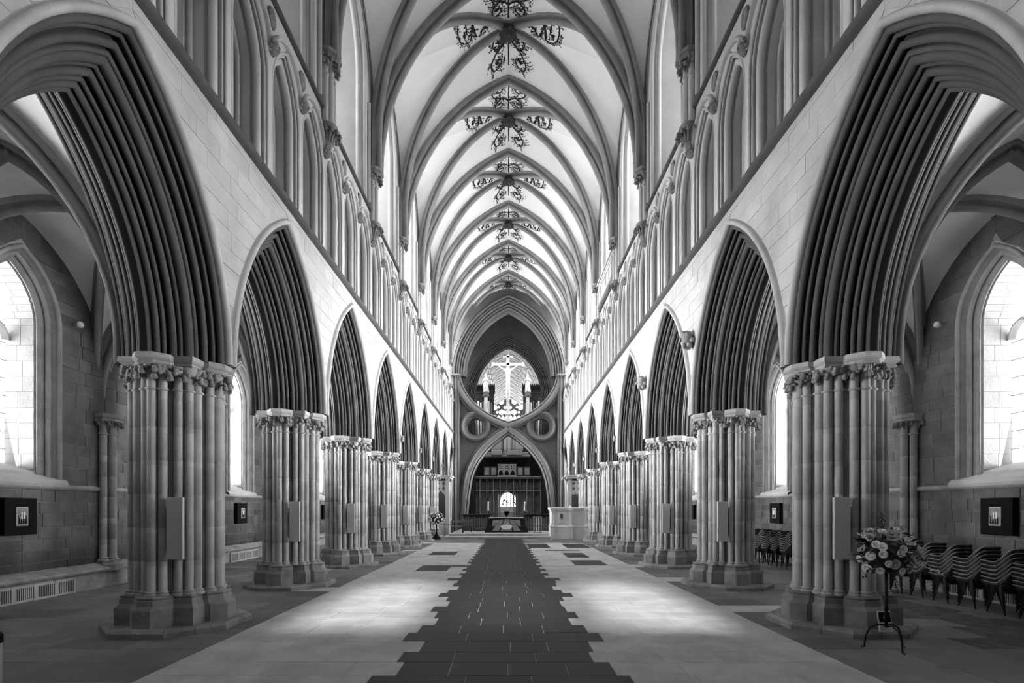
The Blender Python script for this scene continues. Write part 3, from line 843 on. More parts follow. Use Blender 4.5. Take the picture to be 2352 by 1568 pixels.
# ------------------------------------------------------------------ assemble the shell
PIERS = {}
CLER_GLASS = {}
def window_glass(o, i):
    if o.name.startswith('glass_pane'):
        if i not in CLER_GLASS:
            me = o.data.copy(); me.materials.clear(); me.materials.append(M['glass_cler_%d' % (i+1)]); CLER_GLASS[i] = me
        o.data = CLER_GLASS[i]
for s, side, comp in SIDES:
    rz = PI if s > 0 else 0.0
    wl = struct('wall_' + side); wl['label'] = f'{side} nave wall of spandrels, triforium lancets and clerestory above the arcade'
    aw = struct('wall_' + comp); aw['label'] = f'outer wall of the {side} aisle, coursed blocks with damp patches'
    ce = struct('ceiling_' + comp); ce['label'] = f'ribbed vault over the {side} aisle'
    def at(i, dx=0.0): return (s*W, PY(i) + B/2, 0)
    n_sp = 0; n_ab = 0; far_sp = MB(); far_ab = MB()
    for i in range(-1, NB + 1):
        if i >= 0: PIERS[(i, s)] = build_pier(i, s)
        loc = (s*W, PY(i) + B/2, 0)
        if i < NB:
            build_arch(max(i, 0), s) if i >= 0 else [link(n, me, wl, loc, rz) for n, me in ARCH_PARTS]
            link('spandrel_backing', SP_BACK, wl, loc, rz); link('aisle_face', AI_FACE, wl, loc, rz)
            link('string_course', STR1, wl, loc, rz); link('string_course', STR2, wl, loc, rz)
            link('gallery_back', TRI_BACK, wl, loc, rz); link('clerestory_face', CLER_FACE, wl, loc, rz)
            for k in (-1, 0, 1):
                l2 = (loc[0], loc[1] + k*1.5, 0)
                for n, me in LANCET: link(n, me, wl, l2, rz)
                link('triforium_face', TRI_FACE, wl, l2, rz)
                link('carved_head', HEADS[(i+k) % 2], wl, (loc[0] - s*0.86, l2[1] + 0.75, 11.12), rz)
                link('roundel', ROUNDEL, wl, (loc[0], l2[1] + 0.75, 11.72), rz)
            win = struct('window_1'); win['label'] = f'clerestory lancet window high in the {side} nave wall, {ORD[i+1]} from the camera end'
            win.location = loc; win.rotation_euler = (0, 0, rz)
            for n, me in CLER: window_glass(link(n, me, win), i)
            day_light('daylight', (loc[0] + s*1.15, loc[1], 16.2), -PI/2 if s < 0 else PI/2, 2.3, 4.6, CLER_POWER*CLER_DAY[i+1], 28, 130)
        # pier-centred pieces
        pl = (s*W, PY(i), 0)
        for n, me in WSHAFT: link(n, me, wl, pl, rz)
        sp = spandrel_courses(SP_HW, ZA+0.1, Z_STRING-0.06, 0.315, 0.62, 100+i+(50 if s > 0 else 0))
        for q in sp:
            if i in (1, 2, 3) and n_sp < 300:
                mb = MB(); quad_block(mb, 0.86, *q[:6], pr=q[6]); link('stone_block', mb.data('stone_block', 'spandrel'), wl, pl, rz); n_sp += 1
            else:
                c, sn = math.cos(rz), math.sin(rz); mb = MB(); quad_block(mb, 0.86, *q[:6], pr=q[6])
                far_sp.add([(pl[0]+x*c-y*sn, pl[1]+x*sn+y*c, z) for x, y, z in mb.v], mb.f)
        # aisle wall
        al = (s*WALLX, PY(i) + B/2, 0); ar = (s*WALLX, PY(i), 0)
        for n, me in RESP: link(n, me, aw, ar, rz)
        if i < NB:
            link('wall_backing', A_BACK, aw, al, rz); link('stone_bench', LEDGE, aw, al, rz); link('string_course', A_STRING, aw, al, rz)
            win = struct('window_1'); win['label'] = f'narrow traceried window of the {side} aisle, {ORD[i+1]} from the camera end'
            win.location = al; win.rotation_euler = (0, 0, rz)
            for n, me in AWIN: link(n, me, win)
            day_light('daylight', (al[0] + s*1.15, al[1], 4.95), -PI/2 if s < 0 else PI/2, 1.24, 4.4, AISLE_POWER*AISLE_DAY[i+1], -12, 58)
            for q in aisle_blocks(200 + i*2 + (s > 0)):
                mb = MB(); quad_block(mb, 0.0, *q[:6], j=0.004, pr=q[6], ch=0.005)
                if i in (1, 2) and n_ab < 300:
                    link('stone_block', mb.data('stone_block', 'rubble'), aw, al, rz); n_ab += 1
                else:
                    c, sn = math.cos(rz), math.sin(rz)
                    far_ab.add([(al[0]+x*c-y*sn, al[1]+x*sn+y*c, z) for x, y, z in mb.v], mb.f)
            for n, me in AISLE_V: link(n, me, ce, (s*8.53, PY(i) + B/2, 0))
    link('far_stone_blocks', far_sp.data('far_stone_blocks', 'spandrel'), wl, kind='stuff')
    link('far_stone_blocks', far_ab.data('far_stone_blocks', 'rubble'), aw, kind='stuff')
ceil = struct('ceiling'); ceil['label'] = 'white ribbed nave vault with dark painted scrollwork'
for i in range(-1, NB):
    loc = (0, PY(i) + B/2, 0)
    for n, me in NAVE_V: link(n, me, ceil, loc)
    link('boss', BOSS, ceil, loc)
    for me in SCROLLS: link('painted_scroll', me, ceil, loc)
# west wall behind the camera, lancets sized to pass the added sun
lanc = [[(x-1.0,6.9),(x+1.0,6.9)] + [(x+1.0*math.cos(PI*k/10), 10.1+1.2*math.sin(PI*k/10)) for k in range(11)] for x in (-2.65, 0.0, 2.65)]
ww = struct('wall_west', plate([[(-12.5,-0.1),(12.5,-0.1),(12.5,25),(-12.5,25)]] + lanc, 0.4, 'wall_west', 'dark_stone'))
ww.location = (0, PY(-1) - 0.3, 0)

# ------------------------------------------------------------------ floor
fl = struct('floor', MB().add([(-10.9,-5.5,-0.010),(10.9,-5.5,-0.010),(10.9,96,-0.010),(-10.9,96,-0.010)], [(0,1,2,3)]).data('floor', 'joint'))
fl['label'] = 'paved nave floor, pale slabs with a dark stepped-edge path down the middle'
struct('ground_below', MB().box(-14,14,-8,98,-0.5,-0.2).data('ground_below', 'joint'))
DARK_ROWS = [(4.3,-1.35,1.2),(4.9,-1.6,1.45),(5.48,-1.6,1.42),(6.03,-1.33,1.28),(6.56,-1.43,1.09),(7.03,-1.23,1.17),(7.59,-1.58,1.42),(8.13,-1.45,1.26),(8.66,-1.25,1.07),(9.21,-1.34,1.26),
    (9.79,-1.50,1.12),(10.34,-1.24,1.08),(10.89,-1.34,1.19),(11.44,-1.58,1.45),(11.97,-1.44,1.27),(12.46,-1.25,1.10),(13.0,-1.43,1.23),(13.6,-1.37,1.28),(14.05,-1.71,1.44),(14.6,-1.36,1.04)]
LEDGERS = [(16.4,18.1,-2.97,-1.96),(21.8,23.8,-3.44,-2.30),(21.0,23.0,0.64,1.83),(21.0,22.9,2.40,3.29),(17.9,19.7,2.34,3.48),(23.9,24.5,1.75,3.37),(25.8,29.1,1.03,2.14),(25.8,29.1,2.96,4.2),(17.6,18.1,-1.94,-1.5)]
SLABS = []
def slab(x0, x1, y0, y1, m, gap, rnd): SLABS.append((x0+gap, x1-gap, y0+gap*0.6, y1-gap*0.6, m, rnd.uniform(-0.0025, 0.0015)))
rnd = random.Random(17)
rows = list(DARK_ROWS); y = 15.15; k = 0
while y < 33.9:
    wide = (0.10, -0.05, 0.12, 0.0)[k % 4]
    taper = max(0.0, (y-15)/18*0.20)
    rows.append((y, -1.40 - wide*0.8 + rnd.uniform(-.03,.03), 1.08 - taper + wide + rnd.uniform(-.03,.03))); y += 0.56; k += 1
rows.append((33.95, 0, 0))
for k in range(len(rows)-1):
    y0, L, R = rows[k]; y1 = rows[k+1][0]
    n = 3 + (k % 2) if y0 < 20 else 3; cuts = [L + (R-L)*(j + (rnd.uniform(-.16,.16) if 0 < j < n else 0))/n for j in range(n+1)]
    for j in range(n): slab(cuts[j], cuts[j+1], y0, y1, 'slab_dark', 0.004 if y0 > 14 else rnd.choice((0.003, 0.004, 0.006)), rnd)
    for a, b in ((-4.25, L), (R, 4.25)):
        cur = a; segs = []
        led = [q for q in LEDGERS if q[0]-0.28 <= y0 < q[1]-0.28 and a-0.1 <= q[2] and q[3] <= b+0.5]
        cutp = sorted(set([a, b] + [min(max(v, a), b) for q in led for v in (q[2], q[3])]))
        for u in range(len(cutp)-1):
            p, q = cutp[u], cutp[u+1]; mid = (p+q)/2
            if q - p < 0.03: continue
            if any(l[2] <= mid <= l[3] for l in led): slab(p, q, y0, y1, 'slab_dark', 0.001, rnd); continue
            n = max(1, round((q-p)/rnd.uniform(0.75, 1.15)))
            cc = [p + (q-p)*(j + (rnd.uniform(-.2,.2) if 0 < j < n else 0))/n for j in range(n+1)]
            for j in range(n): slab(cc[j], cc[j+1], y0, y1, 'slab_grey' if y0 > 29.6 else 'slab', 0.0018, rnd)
for s in (-1, 1):
    y = -4.8
    while y < 44:
        d = rnd.choice((0.62, 0.74, 0.86)); cur = 4.25
        while cur < 10.39:
            w = min(rnd.uniform(0.6, 1.35), 10.39-cur)
            if 10.39 - cur - w < 0.3: w = 10.39 - cur
            x0, x1 = cur, cur + w
            worn = s > 0 and 7.15 < (x0+x1)/2 < 8.75 and 6.4 < y < 12.6
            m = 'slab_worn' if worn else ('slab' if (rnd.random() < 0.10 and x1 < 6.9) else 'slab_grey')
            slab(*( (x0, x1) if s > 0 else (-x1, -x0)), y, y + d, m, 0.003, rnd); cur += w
        y += d
for s in (-1, 1):       # near end of the nave floor, beside the camera
    y = -4.8
    while y < 4.3:
        yy = min(y + 0.8, 4.3)
        for a in range(5): slab(*sorted((s*0.85*a, s*0.85*(a+1))), y, yy, 'slab' if a > 1 else 'slab_dark', 0.003, rnd)
        y = yy
def slab_mesh(mb, q):
    x0, x1, y0, y1, m, dz = q; c = 0.004
    mb.loft([[(x0,y0,-0.03),(x1,y0,-0.03),(x1,y1,-0.03),(x0,y1,-0.03)], [(x0,y0,dz-c),(x1,y0,dz-c),(x1,y1,dz-c),(x0,y1,dz-c)], [(x0+c,y0+c,dz),(x1-c,y0+c,dz),(x1-c,y1-c,dz),(x0+c,y1-c,dz)]], True, False, True)
def seen(q):
    yc = (q[2]+q[3])/2; xc = (q[0]+q[1])/2
    return yc > 5.2 and abs(xc)/max(yc, .1) < 1.02
SLABS.sort(key=lambda q: (not seen(q), q[3]))
rest = {}
for k, q in enumerate(SLABS):
    if k < 300:
        mb = MB(); slab_mesh(mb, q); link('floor_slab', mb.data('floor_slab', q[4]), fl)
    else: slab_mesh(rest.setdefault(q[4], MB()), q)
for m, mb in rest.items(): link('far_floor_slabs', mb.data('far_floor_slabs', m), fl, kind='stuff')

# ------------------------------------------------------------------ crossing: strainer arch and the arches above it
YX = 44.3
st = thing('strainer_arch', 'great crossed strainer arch with two round eyes closing the end of the nave', 'arch', (0, YX, 0))
def band(path, prof, name, m, closed_path=False):
    n = len(path); rings = []
    for i, p in enumerate(path):
        if closed_path: a, b = path[i-1], path[(i+1) % n]
        else: a, b = path[max(i-1,0)], path[min(i+1,n-1)]
        tx, tz = b[0]-a[0], b[1]-a[1]; L = math.hypot(tx, tz) or 1; nx, nz = -tz/L, tx/L
        rings.append([(p[0]+nx*w, yy, p[1]+nz*w) for w, yy in prof])
    if closed_path: rings.append(rings[0])
    return fixn(MB().loft(rings, True, not closed_path, not closed_path).data(name, m, True, 40))
BPROF = [(-0.42,0.55),(-0.42,-0.38),(-0.34,-0.50),(-0.25,-0.44),(-0.17,-0.62),(-0.06,-0.66),(0.06,-0.66),(0.17,-0.62),(0.25,-0.44),(0.34,-0.50),(0.42,-0.38),(0.42,0.55)]
low = [(p.x, p.y) for p in crom([(-3.98,0.25),(-3.86,2.2),(-3.42,5.0),(-2.35,6.9),(-1.0,8.15),(0.0,8.82)], 6)]
upp = [(p.x, p.y) for p in crom([(0,9.02),(1.0,9.38),(2.05,9.92),(3.05,10.66),(3.75,11.45),(4.2,12.25),(4.5,13.1)], 6)]
for sg in (1, -1):
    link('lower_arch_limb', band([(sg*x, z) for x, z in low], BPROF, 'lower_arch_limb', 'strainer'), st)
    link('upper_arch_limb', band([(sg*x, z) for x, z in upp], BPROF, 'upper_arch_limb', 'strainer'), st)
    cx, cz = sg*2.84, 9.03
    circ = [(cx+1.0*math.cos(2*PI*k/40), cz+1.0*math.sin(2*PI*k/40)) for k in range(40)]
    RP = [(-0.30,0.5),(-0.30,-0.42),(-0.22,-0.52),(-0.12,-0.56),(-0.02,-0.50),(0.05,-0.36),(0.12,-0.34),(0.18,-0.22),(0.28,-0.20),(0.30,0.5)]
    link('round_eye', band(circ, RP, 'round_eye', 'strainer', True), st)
    mb = MB(); mb.cbox(sg*4.22, sg*4.95, -0.6, 0.75, 0, 13.3, 0.08)
    for x, yy, r in ((4.28,-0.5,0.10),(4.5,-0.66,0.10),(4.72,-0.66,0.10)): mb.lathe([(r,0.0),(r,13.3)], 10, (sg*x, yy, 0))
    link('respond_pier', mb.data('respond_pier', 'strainer', True, 40), st)
    mb = MB(); random.seed(40)
    for k in range(5): stiff_leaf(mb, (sg*(4.25+0.15*k), -0.62, 12.9), (-sg*0.4+0.2*k*sg, -1), 1, 0.32, 0.2, 0.05)
    mb.cbox(sg*4.1, sg*5.0, -0.85, 0.75, 13.28, 13.42, 0.03)
    link('capital', mb.data('capital', 'strainer'), st)
inner = [(-x, z) for x, z in low] 
loop = [(-4.8, 0.0), (-3.98, 0.0)] + [(x, z-0.05) for x, z in low] + [(-x, z-0.05) for x, z in reversed(low[:-1])] + [(3.98,0.0),(4.8,0.0),(4.8,13.2)] + list(reversed(upp)) + [(-x, z) for x, z in upp[1:]] + [(-4.8,13.2)]
circs = [[(sg*2.84+0.9*math.cos(2*PI*k/32), 9.03+0.9*math.sin(2*PI*k/32)) for k in range(32)] for sg in (1,-1)]
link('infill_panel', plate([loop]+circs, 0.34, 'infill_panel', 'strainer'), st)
def arch_front(prof, R0, yc, zs, name, m, n=20):
    """arch in the xz plane; profile of (y, inset)"""
    mb = MB(); mb.loft([[(x, yy, z) for x, z in full_path(R0-v, yc, zs, n)] for yy, v in prof], False)
    return mb.data(name, m, True, 50)
XR, XC = pointed(4.78, 6.8)
ca = thing('crossing_arch', 'high moulded arch above the strainer arch at the end of the nave vault', 'arch', (0, YX, 0))
rolls, hol = roll_profile([(0.60,0.10,0.10),(0.42,0.30,0.08),(0.28,0.46,0.10),(0.10,0.66,0.08),(-0.05,0.86,0.10)], 0.10)
pp = [(0.72, 0.0)]
for k, a in enumerate(rolls):
    pp += a
    if k < 4: pp.append(hol[k])
pp += [(-0.2, 1.12), (-0.7, 1.12)]
link('moulded_order', arch_front([(-u, v) for u, v in pp], XR, XC, 13.42, 'moulded_order', 'strainer'), ca)
cols_z = [0.0, 13.4] + [13.4 + 6.8*k/16 for k in range(1, 17)] + [25.5]
we = struct('wall_east'); we['label'] = 'wall around the crossing arch at the end of the nave'
mb = MB()
for sg in (1, -1):
    hw = lambda z: 4.8 if z < 13.42 else arch_hw(XR-0.02, XC, 13.42, z)
    a = [(sg*hw(z), YX-0.55, z) for z in cols_z]; b = [(sg*12.0, YX-0.55, z) for z in cols_z]
    a2 = [(sg*max(hw(z)-1.1, 0), YX+0.7, z) for z in cols_z]; b2 = [(sg*12.0, YX+0.7, z) for z in cols_z]
    mb.loft([a, b], False); mb.loft([a2, b2], False)
link('wall_face', mb.data('wall_face', 'strainer'), we)
cs = struct('wall_crossing'); cs['label'] = 'dark walls of the crossing beyond the strainer arch'
mb = MB()
for sg in (1, -1): mb.box(sg*6.2, sg*6.5, 45.0, 56.0, 0, 25)
mb.box(-6.5, 6.5, 45, 56.5, 24.5, 24.8)
link('side_wall', mb.data('side_wall', 'dark_stone'), cs)
mb = MB()
for sg in (1, -1): mb.add([(sg*6.18,47,12),(sg*6.18,54,12),(sg*6.18,54,19),(sg*6.18,47,19)], [(0,1,2,3)])
link('crossing_fill_sheet', mb.data('crossing_fill_sheet', 'glow_crossing'), cs)  # hidden glowing sheets added on both sides to brighten the crossing
YE = 55.8
ER, EC = pointed(4.55, 6.3); E_SP = 14.3
ea = thing('east_crossing_arch', 'dark moulded arch framing the bright choir vault', 'arch', (0, YE, 0))
pp2 = [(0.3,0.0)]
rolls, hol = roll_profile([(0.22,0.12,0.09),(0.10,0.30,0.07),(-0.04,0.46,0.09),(-0.18,0.64,0.07),(-0.3,0.82,0.08)], 0.09)
for k, a in enumerate(rolls):
    pp2 += a
    if k < 4: pp2.append(hol[k])
pp2 += [(-0.42, 0.95), (-0.8, 0.95)]
link('moulded_order', arch_front([(-u, v) for u, v in pp2], ER, EC, E_SP, 'moulded_order', 'dark_stone'), ea)
mb = MB()
for x, yy in ((4.4,-0.2),(4.2,-0.08),(4.0,0.05),(3.85,0.2),(3.7,0.35)):
    for sg in (1, -1): mb.lathe([(0.09,0),(0.09,E_SP)], 8, (sg*x, yy, 0))
link('respond_shafts', mb.data('respond_shafts', 'dark_stone', True, 40), ea)
mb = MB(); cz = [0, E_SP] + [E_SP + 6.3*k/14 for k in range(1,15)] + [25]
for sg in (1, -1):
    hw = lambda z: 4.5 if z < E_SP else arch_hw(ER-0.02, EC, E_SP, z)
    mb.loft([[(sg*hw(z), YE-0.25, z) for z in cz], [(sg*7, YE-0.25, z) for z in cz]], False)
    mb.loft([[(sg*max(hw(z)-0.9,0), YE+0.75, z) for z in cz], [(sg*7, YE+0.75, z) for z in cz]], False)
link('wall_face', mb.data('wall_face', 'dark_stone'), cs)

# ------------------------------------------------------------------ choir beyond
ch = struct('wall_choir'); ch['label'] = 'choir beyond the crossing with its net vault'
Y0, Y1 = 56.8, 90.0
VR, VC = pointed(4.4, 6.4); V_SP = 15.2
sect = full_path(VR, VC, V_SP, 12)
link('choir_vault', fixn(MB().loft([[(x, Y0, z) for x, z in sect], [(x, Y1, z) for x, z in sect]], False).data('choir_vault', 'choirweb', True)), ch)
mb = MB()
for sg in (1, -1): mb.box(sg*4.4, sg*4.7, Y0, Y1, 0, 12.0); mb.box(sg*4.4, sg*4.7, Y0, Y1, 15.0, 15.4)
for sg in (1, -1):
    for k in range(8): mb.box(sg*4.3, sg*4.7, Y0+4.1*k, Y0+4.1*k+0.9, 12, 15.2)
link('choir_side_wall', mb.data('choir_side_wall', 'screen_pale'), ch)
mb = MB()
for sg in (1, -1): mb.add([(sg*4.62,Y0,12),(sg*4.62,Y1,12),(sg*4.62,Y1,15),(sg*4.62,Y0,15)], [(0,1,2,3)])
link('choir_clerestory_glass', mb.data('choir_clerestory_glass', 'glass_cler'), ch)
mb = MB()
def vpt(a, y):
    f = (a + 1)/2*(len(sect)-1); i = min(int(f), len(sect)-2); t = f - i
    return Vector((sect[i][0]*(1-t)+sect[i+1][0]*t, y, sect[i][1]*(1-t)+sect[i+1][1]*t))*1.0 - Vector((0,0,0.06))
for k in range(13):
    y = Y0 + 0.4 + 2.72*k
    mb.tube([vpt(-1+2*j/16, y) for j in range(17)], 0.11, 6)
    for sg in (1, -1):
        if k < 12:
            for a0, a1 in ((0.0,0.36),(0.36,0.70),(0.36,0.0),(0.70,0.36)):
                mb.tube([vpt(sg*(a0+(a1-a0)*j/4), y + 2.72*j/4) for j in range(5)], 0.085, 5)
for a in (-0.70,-0.36,0,0.36,0.70): mb.tube([vpt(a, Y0), vpt(a, Y1)], 0.10, 6)
link('lierne_ribs', mb.data('lierne_ribs', 'choirrib', True), ch)
mb = MB(); random.seed(2)
for k in range(12):
    for a in (-0.70,-0.36,0,0.36,0.70): mb.blob(vpt(a, Y0+0.4+2.72*k) - Vector((0,0,0.08)), (0.2,0.2,0.14), 1, None, 0.1)
link('vault_bosses', mb.data('vault_bosses', 'rib', True), ch, kind='stuff')
# east wall with its traceried window
AW = full_path(*pointed(2.85, 3.0), 19.2, 10, 8.0)
link('east_wall_face', plate([[(-5,0),(5,0),(5,23),(-5,23)], [(x*1.0, z) for x, z in AW], [(1.4*math.cos(PI*k/10), 3.5+1.35*math.sin(PI*k/10)) for k in range(11)] + [(-1.4,2.4),(1.4,2.4)]], 0.5, 'east_wall_face', 'screen_pale'), ch, (0, Y1, 0))
ew = struct('window_east'); ew['label'] = 'traceried window at the far end of the choir seen through the crossed arches'
link('glass_pane', MB().add([(x*1.05, Y1+0.3, z) for x, z in [(a, b if b > 8.01 else 7.9) for a, b in AW]], [tuple(range(len(AW)))]).data('glass_pane', 'glass_east'), ew)
def lobed(cx, cz, r, n=6):
    return [(cx + r*(0.80+0.22*abs(math.sin(n*math.pi*k/(6*n))))*math.cos(2*PI*k/(6*n)), cz + r*(0.80+0.22*abs(math.sin(n*math.pi*k/(6*n))))*math.sin(2*PI*k/(6*n))) for k in range(6*n)]
TH = [(-1.28,20.78,.56),(1.07,20.78,.56),(-2.4,19.72,.46),(2.1,19.72,.46),(-.6,19.75,.30),(.33,19.75,.30),(-1.72,19.8,.24),(1.5,19.8,.24),(-1.2,18.9,.48),(0.97,18.9,.48),(-.62,21.5,.36),(.45,21.5,.36),(-2.1,20.5,.28),(1.95,20.5,.28),(-.55,18.9,.25),(.2,18.9,.25),(-.07,20.4,.3),(-1.95,18.9,.22),(1.8,18.9,.22)]
holes = [lobed(x, z, r) for x, z, r in TH] + [[(x-0.28,8.4),(x+0.28,8.4),(x+0.28,18.0),(x,18.4),(x-0.28,18.0)] for x in (-2.4,-1.7,-1.0,-0.3,0.4,1.1,1.8,2.4)]
link('tracery', plate([[(x*1.02, z+0.02) for x, z in AW]] + holes, 0.2, 'tracery', 'screen'), ew, (0, Y1-0.1, 0))
lw = struct('window_choir'); lw['label'] = 'small bright window low in the choir, seen through the screen doorway'
link('glass_pane', MB().add([(-1.4,Y1+0.28,2.3),(1.4,Y1+0.28,2.3),(1.4,Y1+0.28,5.0),(-1.4,Y1+0.28,5.0)], [(0,1,2,3)]).data('glass_pane', 'glass_east'), lw)
mb = MB()
for x in (-0.9,-0.33,0.33,0.9): mb.box(x-0.06,x+0.06,Y1-0.2,Y1+0.2,2.4,4.9)
for z in (2.75,3.4,4.05): mb.box(-1.4,1.4,Y1-0.1,Y1+0.2,z,z+0.1)
rr = random.Random(8)
for k in range(20): x = -1.25+2.5*rr.random(); z = 2.5+0.9*rr.random(); mb.box(x-0.07,x+0.07,Y1+0.1,Y1+0.15,z,z+0.3)
link('window_bars', mb.data('window_bars', 'screen'), lw)
# hanging rood: cross, figure and attendant statues on the strainer arch
rc = thing('crucifix', 'tall pale crucifix with outstretched figure standing on the crossed arch', 'crucifix', (-0.05, YX, 9.5))
mb = MB(); mb.cbox(-0.14,0.14,-0.10,0.10,0.0,5.75,0.02); mb.cbox(-1.25,1.25,-0.10,0.10,4.78,5.04,0.02); mb.cbox(-0.42,0.42,-0.1,0.1,5.5,5.66,0.02)
for x, z in ((-1.3,4.91),(1.3,4.91)): mb.cbox(x-0.1,x+0.1,-0.12,0.12,z-0.2,z+0.2,0.03)
mb.cbox(-0.22,0.22,-0.25,0.25,-0.1,0.25,0.03); mb.cbox(-0.26,0.26,-0.15,0.15,0.55,0.68,0.03)
link('cross', mb.data('cross', 'statue'), rc)
V = [(0,0,2.85),(0,0,3.3),(0,0,3.9),(0,0,4.3),(0,-0.05,4.55),(0,-0.08,4.82),(-0.25,0,4.4),(-0.6,0,4.62),(-1.0,0,4.88),(0.25,0,4.4),(0.6,0,4.62),(1.0,0,4.88),(-0.1,-0.05,2.3),(-0.06,-0.02,1.7),(0.1,-0.05,2.3),(0.06,-0.02,1.7)]
Ed = [(0,1),(1,2),(2,3),(3,4),(4,5),(3,6),(6,7),(7,8),(3,9),(9,10),(10,11),(0,12),(12,13),(0,14),(14,15)]
Rr = [.18,.2,.2,.2,.07,.14,.1,.065,.05,.1,.065,.05,.11,.06,.11,.06]
link('figure', skin_mesh('figure', [(x, y-0.22, z) for x, y, z in V], Ed, Rr, 'statue', 1), rc)
def robed(name, label, loc, k, rz):
    t = thing(name, label, 'statue', loc, rz)
    mb = MB(); mb.lathe([(0.26*k,0),(0.24*k,0.1*k),(0.20*k,0.5*k),(0.19*k,0.8*k),(0.22*k,1.05*k),(0.23*k,1.2*k),(0.10*k,1.32*k),(0.07*k,1.38*k),(0.11*k,1.46*k),(0.115*k,1.55*k),(0.06*k,1.66*k)], 14)
    for a in range(7):
        an = 2*PI*a/7; mb.tube([(0.2*k*math.cos(an),0.2*k*math.sin(an),0.95*k),(0.2*k*math.cos(an+.2),0.2*k*math.sin(an+.2),0.5*k),(0.26*k*math.cos(an),0.26*k*math.sin(an),0.02)], 0.035*k, 5)
    for sg in (1,-1): mb.tube([(sg*0.2*k,0,1.18*k),(sg*0.26*k,-0.08*k,0.95*k),(sg*0.05*k,-0.24*k,1.05*k)], [0.075*k,0.065*k,0.04*k], 6)
    link('robed_body', mb.data('robed_body', 'statue', True), t)
    return t
for x, lab in ((-1.95, 'robed statue on the slim column left of the crucifix'), (1.65, 'robed statue on the slim column right of the crucifix')):
    zt = 12.0
    ct = thing('statue_column', 'slim shaft on the crossed arch ' + ('left' if x < 0 else 'right') + ' of the crucifix', 'column', (x, YX, 10.1))
    link('shaft', MB().lathe([(0.28,-0.35),(0.28,0.0),(0.17,0.15),(0.15,1.45)], 10).data('shaft', 'screen_pale', True, 40), ct)
    link('cap', MB().lathe([(0.15,1.45),(0.30,1.6),(0.32,1.7),(0.22,1.75),(0.28,1.9)], 8).data('cap', 'screen', True, 40), ct)
    robed('rood_statue', lab, (x, YX, zt), 0.98, 0)
# organ cases standing beyond, on the pulpitum
for sg, lab in ((-1, 'left'), (1, 'right')):
    t = thing('organ_case', f'dark carved organ tower with crested top, {lab} side of the crossing', 'organ', (sg*2.85, 59.4, 0))
    link('case', MB().cbox(-1.15,1.15,-0.35,0.5,7.0,15.3,0.05).data('case', 'oak'), t)
    mb = MB(); mb.cbox(-1.3,1.3,-0.5,0.6,15.3,15.7,0.06)
    for k in range(12): a = -1.2+2.4*k/11; mb.lathe([(0.11,15.7),(0.09,15.95),(0.12,16.1),(0.03,16.35)], 6, (a,-0.4,0))
    for k in range(11): mb.cbox(-1.15+0.215*k,-1.0+0.215*k,-0.45,-0.38,15.7,16.15,0.02)
    link('crested_cornice', mb.data('crested_cornice', 'oak'), t)
    for k in range(7):
        x = -0.9 + 0.3*k; link('organ_pipe', MB().lathe([(0.04,7.4),(0.11,8.2),(0.11,14.2+0.15*(k%2))], 10, (x,-0.42,0)).data('organ_pipe', 'gilt' if k in (1, 2, 5) else 'oak_mid', True, 40), t)

# ------------------------------------------------------------------ pulpitum screen with the organ above it
YS = 57.2
ps = thing('choir_screen', 'dark carved stone choir screen with arched panels and a central doorway', 'screen', (0, YS, 0))
outer = [(-6.2,0),(-1.0,0),(-1.0,2.6)] + [(-0.19+0.81*math.cos(PI-PI*k/12)*1.0, 2.9+1.0*math.sin(PI*k/12)) for k in range(13)] + [(0.62,2.6),(0.62,0),(6.2,0),(6.2,5.3),(-6.2,5.3)]
holes = []; ph = []
for k in range(-7, 7):
    x = -0.19 + (k+0.5)*0.745
    holes.append([(x-0.26,4.2),(x+0.26,4.2),(x+0.26,4.9),(x+0.12,5.08),(x,5.14),(x-0.12,5.08),(x-0.26,4.9)])
    if abs(x+0.19) > 1.1: holes.append([(x-0.27,0.9),(x+0.27,0.9),(x+0.27,3.5),(x+0.12,3.72),(x,3.8),(x-0.12,3.72),(x-0.27,3.5)])
link('screen_wall', plate([outer] + holes, 0.3, 'screen_wall', 'screen'), ps)
mb = MB()
mb.box(-6.2,-1.15,0.25,0.4,0,5.3); mb.box(0.78,6.2,0.25,0.4,0,5.3); mb.box(-1.2,0.8,0.25,0.4,4.1,5.3)
link('niche_back', mb.data('niche_back', 'screen_pale'), ps)
for k in range(-7, 8):
    x = -0.19 + k*0.745
    if abs(x+0.19) < 0.7: link('shaft', MB().cbox(x-0.05,x+0.05,-0.28,-0.14,4.0,5.35,0.02).data('shaft', 'screen_pale'), ps)
    else: link('shaft', MB().cbox(x-0.05,x+0.05,-0.28,-0.14,0.4,5.35,0.02).data('shaft', 'screen_pale'), ps)
link('cornice', MB().cbox(-6.2,6.2,-0.5,0.4,5.32,5.42,0.03).cbox(-6.2,6.2,-0.62,0.4,5.44,5.58,0.04).data('cornice', 'screen_pale'), ps)
link('transom', MB().cbox(-6.2,-1.0,-0.26,0.1,3.98,4.1,0.02).cbox(0.7,6.2,-0.26,0.1,3.98,4.1,0.02).cbox(-1.2,0.9,-0.26,0.1,3.98,4.1,0.02).data('transom', 'screen_pale'), ps)
gl = []
for k, x in enumerate((-0.85,-0.19,0.47)):
    gl.append([(x-0.22,5.75),(x+0.22,5.75),(x+0.22,6.0),(x,6.3),(x-0.22,6.0)])
    for dx in (-0.12, 0.12):
        for dz in (6.48, 6.72): gl.append([(x+dx-0.08,dz),(x+dx,dz-0.08),(x+dx+0.08,dz),(x+dx,dz+0.08)])
link('gallery_tracery', plate([[(-1.2,5.55),(0.85,5.55),(0.85,6.95),(-1.2,6.95)]] + gl, 0.15, 'gallery_tracery', 'screen_pale'), ps, (0,-0.3,0))
